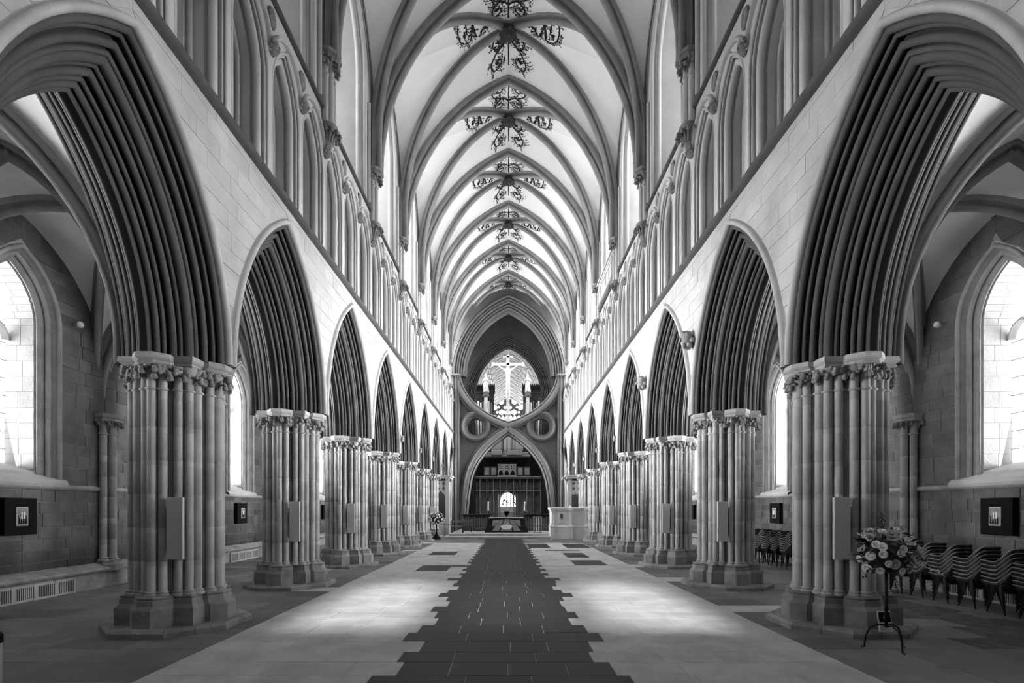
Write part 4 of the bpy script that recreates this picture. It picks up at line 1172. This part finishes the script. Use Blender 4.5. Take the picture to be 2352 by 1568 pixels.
for x0, x1 in ((-2.75,-2.05),(-2.0,-1.3),(0.95,1.65),(1.7,2.4)):
    gpan = link('gallery_panel', MB().cbox(x0,x1,-0.35,-0.2,5.6,6.65,0.05).data('gallery_panel', 'screen'), ps)
    link('raised_field', MB().cbox(x0+0.1,x1-0.1,-0.42,-0.34,5.75,6.5,0.03).data('raised_field', 'screen_pale'), gpan)
link('gallery_floor', MB().box(-6.2,6.2,-0.2,3.0,5.0,5.3).data('gallery_floor', 'dark_stone'), ps)
og = thing('pipe_organ', 'pipe organ with pale pipes and stone-coloured cornice above the choir screen', 'organ', (-0.1, YS+0.6, 0))
link('case_base', MB().cbox(-2.6,2.5,-1.0,0.5,7.75,8.0,0.05).cbox(-1.8,-0.6,-1.25,0.5,7.9,8.45,0.06).cbox(-0.1,1.6,-1.25,0.5,7.9,8.45,0.06).cbox(-2.4,2.3,-0.9,0.5,8.0,8.3,0.04).data('case_base', 'screen_pale'), og)
link('case_and_void_back', MB().box(-4.3,4.5,0.75,0.9,5.4,9.0).box(-2.4,2.3,0.0,0.2,8.0,10.2).data('case_and_void_back', 'oak'), og)  # wide box is an added dark board for the black void around the organ
k = 0; x = -1.75
while x < 1.75:
    c = abs(x) < 0.42; top = 10.3 if c else 9.45 + 0.25*math.sin(abs(x)*2.2)
    link('organ_pipe', MB().lathe([(0.02,8.15 if c else 8.42),(0.062,8.75),(0.062,top)], 8, (x,-0.95 if c else -0.8,0)).data('organ_pipe', 'gilt', True, 40), og)
    x += 0.142
for sg in (-1, 1): link('mouth_band', MB().cbox(sg*0.5-0.03,sg*0.5+0.03,-1.0,-0.8,8.2,9.9,0.01).data('mouth_band', 'oak_mid'), og)

# ------------------------------------------------------------------ dais, altar, candles and furniture at the end of the nave
da = struct('dais'); da['label'] = 'low stone steps and platform carrying the altar'
link('step', MB().cbox(-4.3,4.3,33.95,46,0.0,0.15,0.015).data('step', 'screen_pale'), da)
link('step', MB().cbox(-4.0,4.1,34.7,46,0.15,0.30,0.015).data('step', 'screen_pale'), da)
al = thing('altar', 'nave altar under a black frontal with a pale fan-shaped design', 'altar', (-0.15, 36.9, 0.30))
mb = MB(); mb.loft([[(-1.55,-0.62,0),(1.55,-0.62,0),(1.55,0.62,0),(-1.55,0.62,0)], [(-1.2,-0.42,1.02),(1.2,-0.42,1.02),(1.2,0.42,1.02),(-1.2,0.42,1.02)]])
link('frontal_cloth', mb.data('frontal_cloth', 'cloth'), al)
link('altar_top', MB().cbox(-1.24,1.24,-0.45,0.45,1.02,1.06,0.01).data('altar_top', 'pale'), al)
def fy(z): return -0.62 + 0.2*z/1.02 - 0.012
dz = MB(); a0 = 1.0
def fan(x0a, x0b, x1a, x1b, z0, z1, m, name):
    mb = MB(); mb.loft([[(x0a, fy(z0), z0),(x0b, fy(z0), z0),(x0b, fy(z0)+0.01, z0),(x0a, fy(z0)+0.01, z0)], [(x1a, fy(z1), z1),(x1b, fy(z1), z1),(x1b, fy(z1)+0.01, z1),(x1a, fy(z1)+0.01, z1)]])
    link(name, fixn(mb.data(name, m)), al)
fan(-0.42,0.42,-0.14,0.16,0.12,0.95,'midgrey','frontal_ray'); fan(-1.02,-0.52,-0.42,-0.2,0.12,0.92,'midgrey','frontal_ray'); fan(0.52,1.02,0.2,0.42,0.12,0.92,'midgrey','frontal_ray')
fan(-1.02,-0.80,-0.95,-0.45,0.45,0.9,'midgrey','frontal_ray'); fan(0.80,1.02,0.45,0.95,0.45,0.9,'midgrey','frontal_ray')
mb = MB(); mb.add([(0.40*math.cos(2*PI*k/16), fy(0.42+0.2*math.sin(2*PI*k/16))-0.012, 0.42+0.2*math.sin(2*PI*k/16)) for k in range(16)], [tuple(range(16))])
for k in range(5): x = -0.28+0.14*k; mb.add([(x-0.05,fy(0.4)-0.03,0.32),(x+0.05,fy(0.4)-0.03,0.32),(x+0.03,fy(0.6)-0.03,0.58),(x-0.03,fy(0.6)-0.03,0.58)], [(0,1,2,3)])
link('frontal_motif', mb.data('frontal_motif', 'pale'), al)
for x, lab in ((-1.49, 'left'), (1.18, 'right')):
    t = thing('candlestick', f'tall black candlestick with a white candle, {lab} of the altar', 'candlestick', (x, 37.85, 0.30), 0, 'candlesticks by the altar')
    link('stand', MB().lathe([(0.17,0),(0.16,0.05),(0.05,0.1),(0.035,0.5),(0.05,0.8),(0.035,1.0),(0.04,1.5)], 10).data('stand', 'iron', True, 40), t)
    link('drip_pan', MB().lathe([(0.04,1.48),(0.17,1.52),(0.18,1.55),(0.05,1.56)], 12).data('drip_pan', 'midgrey', True, 40), t)
    link('candle', MB().lathe([(0.058,1.56),(0.055,2.2),(0.01,2.22)], 10).data('candle', 'pale', True, 40), t)  # plain pale wax, no flame
for sg, x0, x1 in ((-1,-3.5,-1.35),(1,1.1,3.2)):
    side = 'left' if sg < 0 else 'right'
    t = thing('choir_desk', f'dark wooden desk with a flat rail and slatted front, {side} behind the altar', 'desk', ((x0+x1)/2, 39.3, 0.30))
    L = x1-x0
    link('rail', MB().cbox(-L/2-0.12,L/2+0.12,-0.28,0.25,1.20,1.27,0.015).data('rail', 'oak'), t)
    n = int(L/0.17)
    for k in range(n): link('slat', MB().cbox(-L/2+0.17*k+0.02,-L/2+0.17*k+0.15,-0.06,-0.02,0.05,1.08-0.1*(k%3==0),0.01).data('slat', 'oak_mid'), t)
    link('back_board', MB().box(-L/2,L/2,0.0,0.05,0.0,1.2).data('back_board', 'oak'), t)
    for e in (-1, 1): link('leg', MB().cbox(e*(L/2-0.02)-0.04,e*(L/2-0.02)+0.04,-0.2,0.2,0,1.2,0.01).data('leg', 'oak_mid'), t)
t = thing('serving_table', 'long low dark table behind the altar', 'table', (-0.15, 39.1, 0.30))
link('table_top', MB().cbox(-1.1,1.15,-0.3,0.3,1.0,1.06,0.015).data('table_top', 'oak'), t)
for e in (-1, 1): link('leg', MB().cbox(e*0.95-0.05,e*0.95+0.05,-0.22,0.22,0,1.0,0.01).data('leg', 'oak'), t)
t = thing('lectern', 'pale wooden slatted lectern right of the altar', 'lectern', (2.0, 35.6, 0.30))
link('top', MB().cbox(-0.28,0.28,-0.2,0.25,1.10,1.15,0.01).data('top', 'oak_mid'), t)
for k in range(4): link('upright', MB().cbox(-0.25+0.5*k/3-0.02,-0.25+0.5*k/3+0.02,-0.15,-0.11,0.0,1.1,0.006).data('upright', 'pulpit'), t)
link('back_panel', MB().cbox(-0.22,0.22,0.1,0.13,0.1,1.1,0.01).data('back_panel', 'oak_mid'), t)
link('foot', MB().cbox(-0.30,0.30,-0.25,0.28,0.0,0.06,0.012).data('foot', 'oak_mid'), t)
def stool(loc, lab, w=0.9):
    t = thing('bench', lab, 'bench', loc)
    link('seat', MB().cbox(-w/2,w/2,-0.2,0.2,0.42,0.48,0.01).data('seat', 'oak_mid'), t)
    for sx in (-1,1):
        for sy in (-1,1): link('leg', MB().cbox(sx*(w/2-0.06)-0.035,sx*(w/2-0.06)+0.035,sy*0.15-0.03,sy*0.15+0.03,0,0.42,0.008).data('leg', 'oak'), t)
    link('back_rail', MB().cbox(-w/2,w/2,0.16,0.2,0.7,0.85,0.01).data('back_rail', 'oak_mid'), t)
    for sx in (-1,1): link('back_post', MB().cbox(sx*(w/2-0.05)-0.025,sx*(w/2-0.05)+0.025,0.16,0.2,0.48,0.85,0.006).data('back_post', 'oak'), t)
stool((-3.6, 36.2, 0.30), 'small dark wooden bench on the platform left of the altar, nearer one')
stool((-3.0, 37.4, 0.30), 'small dark wooden bench on the platform left of the altar, farther one', 0.7)
stool((3.3, 36.0, 0.30), 'small dark wooden bench on the platform between lectern and pulpit', 0.8)
tr_ = thing('goblet_stand', 'dark goblet-shaped stand in the screen doorway behind the altar', 'stand', (-0.15, 40.6, 0.30))
link('body', MB().lathe([(0.2,0),(0.05,0.1),(0.05,1.1),(0.18,1.25),(0.22,1.45),(0.1,1.5)], 10).data('body', 'black', True, 40), tr_)
# far choir altar seen through the doorway
t = thing('choir_altar', 'pale choir altar seen through the doorway of the screen', 'altar', (-0.2, 70.0, 0.0))
link('body', MB().cbox(-1.2,1.2,-0.4,0.4,0,1.55,0.03).data('body', 'screen_pale'), t); link('top', MB().cbox(-1.3,1.3,-0.45,0.45,1.55,1.63,0.02).data('top', 'pale'), t)

# ------------------------------------------------------------------ pulpit and chantry chapels
pu = thing('pulpit', 'pale stone pulpit with pilasters and a carved shield, in front of the right arcade', 'pulpit', (3.45, 33.9, 0))
mb = MB(); mb.cbox(-0.62,0.62,-0.45,1.6,0.85,1.9,0.02); mb.cbox(0.62,1.72,-0.25,0.7,0.85,1.9,0.02); link('body', mb.data('body', 'pulpit'), pu)
mb = MB()
for x0, x1, y0, yb in ((-0.62,0.62,-0.45,1.6),(0.62,1.72,-0.25,0.7)):
    mb.loft([[(x0-k,y0-k,z),(x1+k,y0-k,z),(x1+k,yb,z),(x0-k,yb,z)] for k, z in ((0.06,0),(0.06,0.72),(0.09,0.76),(0.07,0.82),(0.0,0.90))])
link('plinth', fixn(mb.data('plinth', 'pulpit')), pu)
mb = MB()
for x0, x1, y0, yb in ((-0.62,0.62,-0.45,1.6),(0.62,1.72,-0.25,0.7)):
    mb.loft([[(x0-k,y0-k,z),(x1+k,y0-k,z),(x1+k,yb,z),(x0-k,yb,z)] for k, z in ((0.02,1.82),(0.04,1.86),(0.12,1.96),(0.13,2.05),(0.09,2.07))])
link('cornice', fixn(mb.data('cornice', 'pulpit')), pu)
for x in (-0.58, 0.58, 1.64):
    y0 = -0.58 if x < 1 else -0.36
    mb = MB(); mb.loft([[(x-w,y0-d,z),(x+w,y0-d,z),(x+w,y0+0.1,z),(x-w,y0+0.1,z)] for w, d, z in ((0.14,0.05,0),(0.14,0.05,0.75),(0.16,0.09,0.82),(0.10,0.02,0.98),(0.07,0.0,1.15),(0.07,0.0,1.75),(0.12,0.05,1.86),(0.13,0.06,2.02))])
    link('pilaster', fixn(mb.data('pilaster', 'pulpit')), pu)
mb = MB(); mb.cbox(-0.20,0.22,-0.485,-0.44,1.05,1.75,0.012); pnl = link('panel', mb.data('panel', 'pulpit'), pu)
sh = [(-0.09,1.66),(0.09,1.66),(0.10,1.45),(0.05,1.33),(0,1.27),(-0.05,1.33),(-0.10,1.45)]
link('shield', plate([sh], 0.04, 'shield', 'midgrey'), pnl, (0.0,-0.50,0))
mb = MB()
for pts in ([(-0.05,1.6),(0.05,1.5),(-0.05,1.4)], [(0.05,1.62),(-0.03,1.5),(0.05,1.38)]): mb.tube([(x,-0.53,z) for x, z in pts], 0.013, 5)
link('shield_charge', mb.data('shield_charge', 'black'), pnl)
link('finial', MB().lathe([(0.04,2.05),(0.07,2.12),(0.03,2.2)], 8, (0.56,-0.5,0)).data('finial', 'pulpit', True), pu)
def chantry(s, lab):
    x0, x1 = 4.35, 6.3
    t = thing('chantry_chapel', lab, 'chapel', (0, 38.0, 0)); t.scale = (1, 0.72, 1)
    f = lambda x: s*x
    def bx(a0, a1, y0, y1, z0, z1, c=0.02): return MB().cbox(*sorted((f(a0), f(a1))), y0, y1, z0, z1, c)
    for xx in (x0+0.08, x1-0.08):
        for yy in (-1.1, 1.1): link('corner_post', bx(xx-0.14,xx+0.14,yy-0.14,yy+0.14,0,4.2).data('corner_post','wallstone'), t)
    link('cornice', bx(x0-0.15,x1+0.1,-1.4,1.4,4.15,4.3).data('cornice','wallstone'), t)
    link('cornice', bx(x0-0.22,x1+0.1,-1.48,1.48,4.3,4.42).data('cornice','wallstone'), t)
    mb = MB()
    for k in range(12):
        x = x0-0.1+(x1-x0+0.1)*k/11; mb.cbox(*sorted((f(x-0.04),f(x+0.04))),-1.45,-1.38,4.42,4.66,0.015)
        mb.blob((f(x),-1.41,4.69),(0.06,0.05,0.06),1)
    link('cresting', mb.data('cresting','carve'), t)
    link('roof', bx(x0,x1,-1.2,1.2,4.0,4.15).data('roof','dark_stone'), t)
    link('dado', bx(x0+0.05,x1,-1.15,1.15,0,1.15).data('dado','wallstone'), t)
    w = x1-x0-0.3; cx = (x0+x1)/2
    loops = [[(f(cx-w/2),1.15),(f(cx+w/2),1.15),(f(cx+w/2),4.1),(f(cx-w/2),4.1)]]
    for k in (-1, 1):
        c = cx + k*w/4; r = w/4-0.06
        loops.append([(f(c-r),1.3 if s < 0 else 1.3),(f(c+r),1.3),(f(c+r),2.9 if s < 0 else 3.0),(f(c),3.3 if s < 0 else 3.05),(f(c-r),2.9 if s < 0 else 3.0)])
        for dz in (3.45, 3.82):
            for dx in (-0.2, 0.2): loops.append([(f(c+dx)-0.13,dz),(f(c+dx),dz-0.17),(f(c+dx)+0.13,dz),(f(c+dx),dz+0.17)])
    link('tracery', plate(loops, 0.12, 'tracery', 'wallstone'), t, (0,-1.1,0))
    side = plate([[(-1.0,1.15),(1.0,1.15),(1.0,4.1),(-1.0,4.1)]] + [[(c-0.35,1.3),(c+0.35,1.3),(c+0.35,2.9),(c,3.4),(c-0.35,2.9)] for c in (-0.5,0.5)], 0.12, 'side_tracery', 'wallstone', 'yz')
    link('side_tracery', side, t, (f(x0+0.08),0,0))
    link('back_wall', bx(x0+0.2,x1,1.1,1.2,1.1,4.1).data('back_wall','dark_stone'), t)
    if s > 0:
        mb = MB(); random.seed(77)
        for k in range(7): stiff_leaf(mb, (f(x0-0.1),-1.3+0.05*k,3.75+0.02*k), (-s, -0.5+0.2*k), 1, 0.4, 0.4, 0.06)
        link('leaf_corbel', mb.data('leaf_corbel','carve',True), t)
    return t
chantry(-1, 'canopied stone chantry chapel with tracery between the far piers on the left')
chantry(1, 'canopied stone chantry chapel with cresting, behind the pulpit on the right')

t = thing('stone_gallery', 'small stone gallery with a pierced parapet below the fifth right clerestory window', 'gallery', (W, PY(4)+B/2, 0), PI)
link('parapet', MB().cbox(0.86,1.02,-1.75,1.75,12.30,13.0,0.02).data('parapet', 'wallstone'), t)
link('base_moulding', MB().cbox(0.86,1.10,-1.85,1.85,12.18,12.32,0.03).data('base_moulding', 'wallstone'), t)
link('top_rail', MB().cbox(0.86,1.10,-1.85,1.85,13.32,13.42,0.02).data('top_rail', 'wallstone'), t)
lat = [[(-1.78,12.98),(1.78,12.98),(1.78,13.34),(-1.78,13.34)]]
for k in range(12):
    c = -1.62 + 3.24*k/11
    lat += [[(c-0.12,13.16),(c-0.05,13.06),(c+0.0,13.15),(c-0.05,13.27)], [(c+0.02,13.17),(c+0.06,13.06),(c+0.12,13.16),(c+0.06,13.28)]]
link('pierced_band', plate(lat, 0.08, 'pierced_band', 'wallstone', 'yz'), t, (1.0,0,0))
for k in range(6): link('panel_rib', MB().cbox(1.0,1.05,-1.7+0.68*k-0.03,-1.7+0.68*k+0.03,12.32,12.98,0.01).data('panel_rib', 'wallstone'), t)

# ------------------------------------------------------------------ panels on the piers, pictures, cameras, grilles
PANEL = MB().cbox(-0.125,0.125,-0.03,0.03,-0.49,0.49,0.006).data('front', 'panel')
PBACK = MB().cbox(-0.05,0.05,0.03,0.17,-0.35,0.35,0.004).data('mounting_bracket', 'iron')
for s, side, comp in SIDES:
    for i in range(1, 8):
        t = thing('loudspeaker_panel', f'flat grey panel fixed to the {ORD[i-1]} pier from the front, {side} arcade', 'panel', (s*(W-0.37), PY(i)-0.66, 1.65), 0, 'grey panels on the piers')
        link('front', PANEL, t); link('mounting_bracket', PBACK, t)
    for i in range(1, 6):
        ang = PI/2 if s < 0 else -PI/2
        t = thing('wall_picture', f'small framed picture in a thick black case, {ORD[i]} bay of the {side} aisle wall', 'picture', (s*(WALLX-0.01), PY(i)+B/2-0.17, 1.80), ang, 'framed pictures along the aisle walls')
        link('case', MB().cbox(-0.36,0.36,-0.14,0.0,-0.39,0.39,0.01).data('case', 'black'), t)
        pf = link('picture_frame', MB().cbox(-0.135,0.135,-0.165,-0.14,-0.20,0.20,0.006).data('picture_frame', 'radiator'), t)
        link('picture', MB().box(-0.115,0.115,-0.168,-0.16,-0.175,0.175).data('picture', 'midgrey'), pf)
        mb = MB(); r2 = random.Random(i*3 + (s > 0))
        for k in range(4):
            x = -0.08+0.05*k; h = r2.uniform(0.12,0.22); z0 = -0.16
            mb.add([(x-0.022,-0.170,z0),(x+0.022,-0.170,z0),(x+0.015,-0.170,z0+h),(x-0.012,-0.170,z0+h)], [(0,1,2,3)])
            mb.add([(x-0.013+0.012*math.cos(a*PI/3),-0.1705,z0+h+0.018+0.02*math.sin(a*PI/3)) for a in range(6)], [tuple(range(6))])
        link('painted_figures', mb.data('painted_figures', 'black'), pf)
        mb = MB()
        for k in range(2): x = -0.02+0.06*k; mb.add([(x-0.02,-0.1712,-0.05),(x+0.02,-0.1712,-0.05),(x+0.018,-0.1712,0.09),(x-0.01,-0.1712,0.1)], [(0,1,2,3)])
        link('painted_highlight', mb.data('painted_highlight', 'pale'), pf)
    t = thing('security_camera', f'small pale camera high on the {side} aisle wall beside the window', 'camera', (s*(WALLX-0.0), 12.3, 6.35), PI/2 if s < 0 else -PI/2, 'small cameras on the aisle walls')
    link('mount', MB().cbox(-0.05,0.05,-0.10,0.0,-0.05,0.05,0.01).data('mount', 'radiator'), t)
    link('body', MB().lathe([(0.02,-0.06),(0.07,-0.03),(0.075,0.04),(0.05,0.08)], 12, (0,-0.14,0)).data('body', 'pale', True, 40), t)
    # slotted heating grilles under the stone bench
    gp = [MB().cbox(-0.22,0.22,-0.05,0.0,z0,z1,0.006).data('rail', 'radiator') for z0, z1 in ((0.0,0.05),(0.30,0.36))]
    gs = MB().cbox(-0.011,0.011,-0.045,-0.01,0.05,0.30,0.003).data('bar', 'radiator'); ge = MB().cbox(-0.03,0.03,-0.06,0.0,0.0,0.36,0.006).data('end_post', 'radiator')
    gb = MB().box(-0.22,0.22,-0.012,-0.004,0.02,0.34).data('back_plate', 'void')
    spots = [PY(1)+B/2-1.25+0.5*k for k in range(5)] + [PY(2)+B/2-1.0+0.5*k for k in range(4)] + [PY(3)+B/2-1.0+0.5*k for k in range(4)]
    for k, y in enumerate(spots):
        t = thing('heating_grille', f'low slotted heating grille, {ORD[k] if k < 11 else ("twelfth", "thirteenth")[k-11]} from the front under the {side} aisle bench', 'grille', (s*(WALLX-0.245), y, 0.0), PI/2 if s < 0 else -PI/2, f'heating grilles along the {side} aisle wall')
        [link('rail', g, t) for g in gp]; link('back_plate', gb, t)
        for j in range(9): link('bar', gs, t, (-0.18+0.045*j, 0, 0))
        for e in (-0.235, 0.235): link('end_post', ge, t, (e, 0, 0))

# ------------------------------------------------------------------ stacked chairs (local: facing -x)
def chair_meshes():
    ctr = [(-0.26,0.425),(-0.14,0.41),(0.0,0.395),(0.10,0.40),(0.17,0.45),(0.20,0.56),(0.235,0.70),(0.27,0.82)]
    edg = [(-0.33,0.585),(-0.20,0.575),(-0.08,0.565),(0.02,0.575),(0.09,0.63),(0.15,0.70),(0.21,0.785),(0.265,0.825)]
    vs = [-1,-0.93,-0.8,-0.5,0,0.5,0.8,0.93,1]; bm = bmesh.new(); grid = []
    for (cx, cz), (ex, ez), wd in zip(ctr, edg, (0.25,0.265,0.27,0.27,0.265,0.245,0.205,0.165)):
        row = []
        for v in vs:
            k = abs(v)**5
            row.append(bm.verts.new((cx+(ex-cx)*k, v*wd, cz+(ez-cz)*k)))
        grid.append(row)
    for a in range(len(grid)-1):
        for b in range(len(vs)-1): bm.faces.new((grid[a][b], grid[a][b+1], grid[a+1][b+1], grid[a+1][b]))
    bmesh.ops.recalc_face_normals(bm, faces=bm.faces[:]); bmesh.ops.solidify(bm, geom=bm.faces[:], thickness=0.016)
    me = bpy.data.meshes.new('shell'); bm.to_mesh(me); bm.free(); me.materials.append(M['shell']); me.polygons.foreach_set('use_smooth', [True]*len(me.polygons))
    arms = []
    for sg in (-1, 1): arms.append(MB().tube([(-0.335,sg*0.25,0.588),(-0.2,sg*0.265,0.580),(-0.08,sg*0.27,0.572),(0.02,sg*0.27,0.582),(0.09,sg*0.265,0.636),(0.15,sg*0.245,0.706),(0.21,sg*0.205,0.79),(0.268,sg*0.160,0.83),(0.272,0,0.838)], 0.011, 6).data('arm_edge_sheen', 'edge_sheen', True))  # pale tubes laid along the rim as its sheen
    legs = []
    for sx, sy in ((-1,-1),(-1,1),(1,-1),(1,1)):
        legs.append(MB().tube([(sx*0.05+0.0,sy*0.25,0.41),(sx*0.11,sy*0.262,0.22),(sx*0.19,sy*0.275,0.0)], 0.0125, 6).data('leg', 'iron', True))
    rail = MB().tube([(0,-0.25,0.405),(0,0,0.375),(0,0.25,0.405)], 0.012, 6).tube([(-0.02,-0.25,0.40),(-0.25,-0.262,0.565)], 0.010, 6).tube([(-0.02,0.25,0.40),(-0.25,0.262,0.565)], 0.010, 6).data('seat_frame', 'iron', True)
    return [('shell', me), ('seat_frame', rail)] + [('arm_edge_sheen', a) for a in arms] + [('leg', l) for l in legs]
CH = chair_meshes()
def chair_stack(x, y, n, where, group):
    for k in range(n):
        lv = 'at the bottom' if k == 0 else ('on top' if k == n-1 else ORD[n-1-k] + ' from top')
        t = thing('stacking_chair', f'dark armchair {lv} of the {where}', 'chair', (x, y + 0.004*k, 0.078*k), -PI/2 + 0.03*math.sin(y*7), group)
        for nm, me in CH:
            if nm == 'leg' and k > 0:
                pass
            link(nm, me, t)
for k, y in enumerate((8.96, 9.58, 10.2, 10.82, 11.44, 12.06)):
    chair_stack(9.37, y, 6, f'{ORD[k]} stack, near row by right wall', 'chairs stacked in the near row by the right wall')
for k in range(5):
    chair_stack(9.37, 16.95+0.62*k, 6, f'{ORD[k]} stack, far row by right wall', 'chairs stacked in the far row by the right wall')

# ------------------------------------------------------------------ flower stands
def rose_mesh(m, seed):
    r = random.Random(seed); mb = MB()
    mb.blob((0,0,0.012), (0.016,0.016,0.02), 1)
    for ringk, (n, rr, h, tilt) in enumerate(((4,0.018,0.030,0.25),(6,0.030,0.024,0.7),(7,0.042,0.012,1.1))):
        for k in range(n):
            a = 2*PI*k/n + ringk*0.5 + r.uniform(-.15,.15); ca, sa = math.cos(a), math.sin(a); w = rr*0.75
            base = Vector((ca*rr*0.35, sa*rr*0.35, -0.01)); mid = Vector((ca*rr*0.9, sa*rr*0.9, h*0.6)); tip = Vector((ca*rr*(1+0.25*tilt), sa*rr*(1+0.25*tilt), h)); t = Vector((-sa, ca, 0))
            mb.add([base-t*w*0.4, base+t*w*0.4, mid-t*w, mid+t*w, tip-t*w*0.6, tip+t*w*0.6], [(0,1,3,2),(2,3,5,4)])
    return mb.data('rose', m, True)
ROSES = [rose_mesh('petal', 1), rose_mesh('petal', 2), rose_mesh('petal_mid', 3)]
def leaf_mesh():
    return MB().add([(0,0,0),(0.03,0.018,0.01),(0.075,0.02,0.0),(0.12,0,-0.02),(0.075,-0.02,0.0),(0.03,-0.018,0.01),(0.06,0,0.008)], [(0,6,1),(1,6,2),(2,6,3),(3,6,4),(4,6,5),(5,6,0)]).data('leaf', 'leaf', True)
LEAF = leaf_mesh()
def orient(o, d, roll=0.0):
    q = Vector(d).to_track_quat('Z', 'Y'); o.rotation_euler = (q.to_matrix() @ Matrix.Rotation(roll, 3, 'Z')).to_euler()
def flower_stand(loc, name, lab, zc, R, nr, nl, mb_stand, seed, sprays=True):
    r = random.Random(seed)
    t = thing('flower_arrangement', lab, 'flowers', loc)
    link('stand', mb_stand, t)
    mb = MB(); mb.lathe([(0.02,zc-0.30),(0.10,zc-0.24),(0.13,zc-0.10),(0.12,zc-0.08)], 12); link('bowl', mb.data('bowl', 'iron', True), t)
    core = MB().blob((0,0,zc), (R*0.55,R*0.5,R*0.5), 2, None, 0.22); link('foliage_core', core.data('foliage_core', 'leaf'), t)
    for k in range(nl):
        d = Vector((r.gauss(0,1), r.gauss(0,1), r.gauss(0.0,0.8))).normalized(); p = Vector((d.x*R*r.uniform(.45,.9), d.y*R*r.uniform(.4,.8), zc + d.z*R*r.uniform(.45,.85)))
        o = link('leaf', LEAF, t, p); o.rotation_euler = (r.uniform(-.6,.6), r.uniform(-1.0,.6), math.atan2(d.y, d.x)+r.uniform(-.6,.6)); o.scale = (r.uniform(.9,1.8),)*3
    for k in range(nr):
        f = (k+0.5)/nr; az = k*2.39996; el = math.asin(1.75*f-0.80) if -1 < 1.75*f-0.80 < 1 else 0.9
        d = Vector((math.cos(az)*math.cos(el), math.sin(az)*math.cos(el), math.sin(el)))
        if d.y > 0.45: d.y = -d.y
        p = Vector((d.x*R*r.uniform(.75,1.02), d.y*R*0.8, zc + d.z*R*r.uniform(.7,.95)))
        o = link('rose', ROSES[2 if r.random() < 0.25 else k % 2], t, p); orient(o, d + Vector((0,-0.5,0.25))); o.scale = (r.uniform(.85,1.25),)*3
        link('rose_stem', MB().tube([Vector((0,0,zc-0.1)), p*0.5+Vector((0,0,zc))*0.5, p - d*0.01], 0.004, 4).data('rose_stem', 'leaf'), t)
    if sprays:
        for d, L in (((-0.75,-0.2,0.55),0.62),((0.85,-0.3,-0.30),0.72),((0.9,-0.2,-0.05),0.5),((-0.12,0,1.0),0.66),((-0.25,-0.1,0.9),0.55),((0.1,-0.3,-0.9),0.5),((-0.7,-0.2,-0.45),0.5)):
            d = Vector(d).normalized(); pts = [Vector((0,0,zc)) + d*L*s_ + Vector((0,0,-0.10*s_*s_)) for s_ in (0.1,0.4,0.7,0.9,1.0)]
            mb = MB(); mb.tube(pts, [0.006,0.005,0.004,0.003,0.002], 5)
            for k in range(12):
                s_ = 0.5 + 0.5*k/12; p = Vector((0,0,zc)) + d*L*s_ + Vector((r.uniform(-.02,.02), r.uniform(-.02,.02), -0.10*s_*s_ + r.uniform(-.02,.02))); mb.blob(p, (0.012,0.010,0.016), 1, None, 0.2)
            link('spray', mb.data('spray', 'petal' if L > 0.5 and d.z < 0.7 else 'leaf', True), t)
    return t
mb = MB(); mb.tube([(0,0,0.30),(0,0,1.15)], 0.022, 8)
for a in (2.75, 0.15, -1.45):
    c, s_ = math.cos(a), math.sin(a); mb.tube([(0,0,0.33),(c*0.10,s_*0.10,0.335),(c*0.19,s_*0.19,0.29),(c*0.245,s_*0.245,0.16),(c*0.26,s_*0.26,0.01),(c*0.30,s_*0.30,0.008)], 0.013, 6)
IRON_STAND = mb.data('stand', 'iron', True)
flower_stand((5.28, 7.18, 0), 'flower_arrangement', 'big spray of pale roses on a black iron tripod beside the right pier', 1.36, 0.42, 34, 130, IRON_STAND, 3)
mb = MB(); mb.lathe([(0.28,0),(0.26,0.12),(0.10,0.30),(0.04,0.5),(0.035,1.0)], 10); BLACK_STAND = mb.data('stand', 'black', True, 50)
flower_stand((-4.65, 33.2, 0), 'flower_arrangement', 'white flower arrangement on a black pedestal by the far left chantry', 1.32, 0.55, 40, 110, BLACK_STAND, 9, False)
t = thing('framed_notice', 'small framed notice leaning against the pier base behind the flower stand', 'notice', (5.63, 7.66, 0.118), 0.12)
t.rotation_euler = (-0.16, 0, 0.12)
link('frame', MB().cbox(-0.11,0.11,-0.008,0.008,0.0,0.31,0.004).data('frame', 'pale'), t)
link('picture', MB().box(-0.095,0.095,-0.011,-0.009,0.145,0.295).data('picture', 'black'), t)
link('portrait', MB().blob((0.0,-0.0115,0.22),(0.03,0.001,0.04),1).data('portrait', 'midgrey'), t)
mb = MB()
for k in range(7): mb.box(-0.085,0.085-0.03*(k % 3),-0.0105,-0.0095,0.125-0.016*k,0.130-0.016*k)
link('text_lines', mb.data('text_lines', 'midgrey'), t)
t = thing('litter_bin', 'grey cylindrical bin with a black domed lid, cut off at the left edge', 'bin', (-5.68, 5.52, 0))
link('body', MB().lathe([(0.17,0),(0.175,0.02),(0.175,0.50),(0.165,0.52)], 20).data('body', 'radiator', True, 40), t)
link('lid', MB().lathe([(0.185,0.50),(0.185,0.575),(0.17,0.60),(0.10,0.65),(0.02,0.665)], 20).data('lid', 'black', True, 40), t)
t = thing('barrier_rope', 'thin dark rope strung across the front of the altar platform', 'rope')
link('rope', MB().tube([(-4.5+9.0*k/16, 33.75, 0.82 + 0.28*abs(((k % 8)/8.0)-0.5)) for k in range(17)], 0.014, 5).data('rope', 'iron'), t)
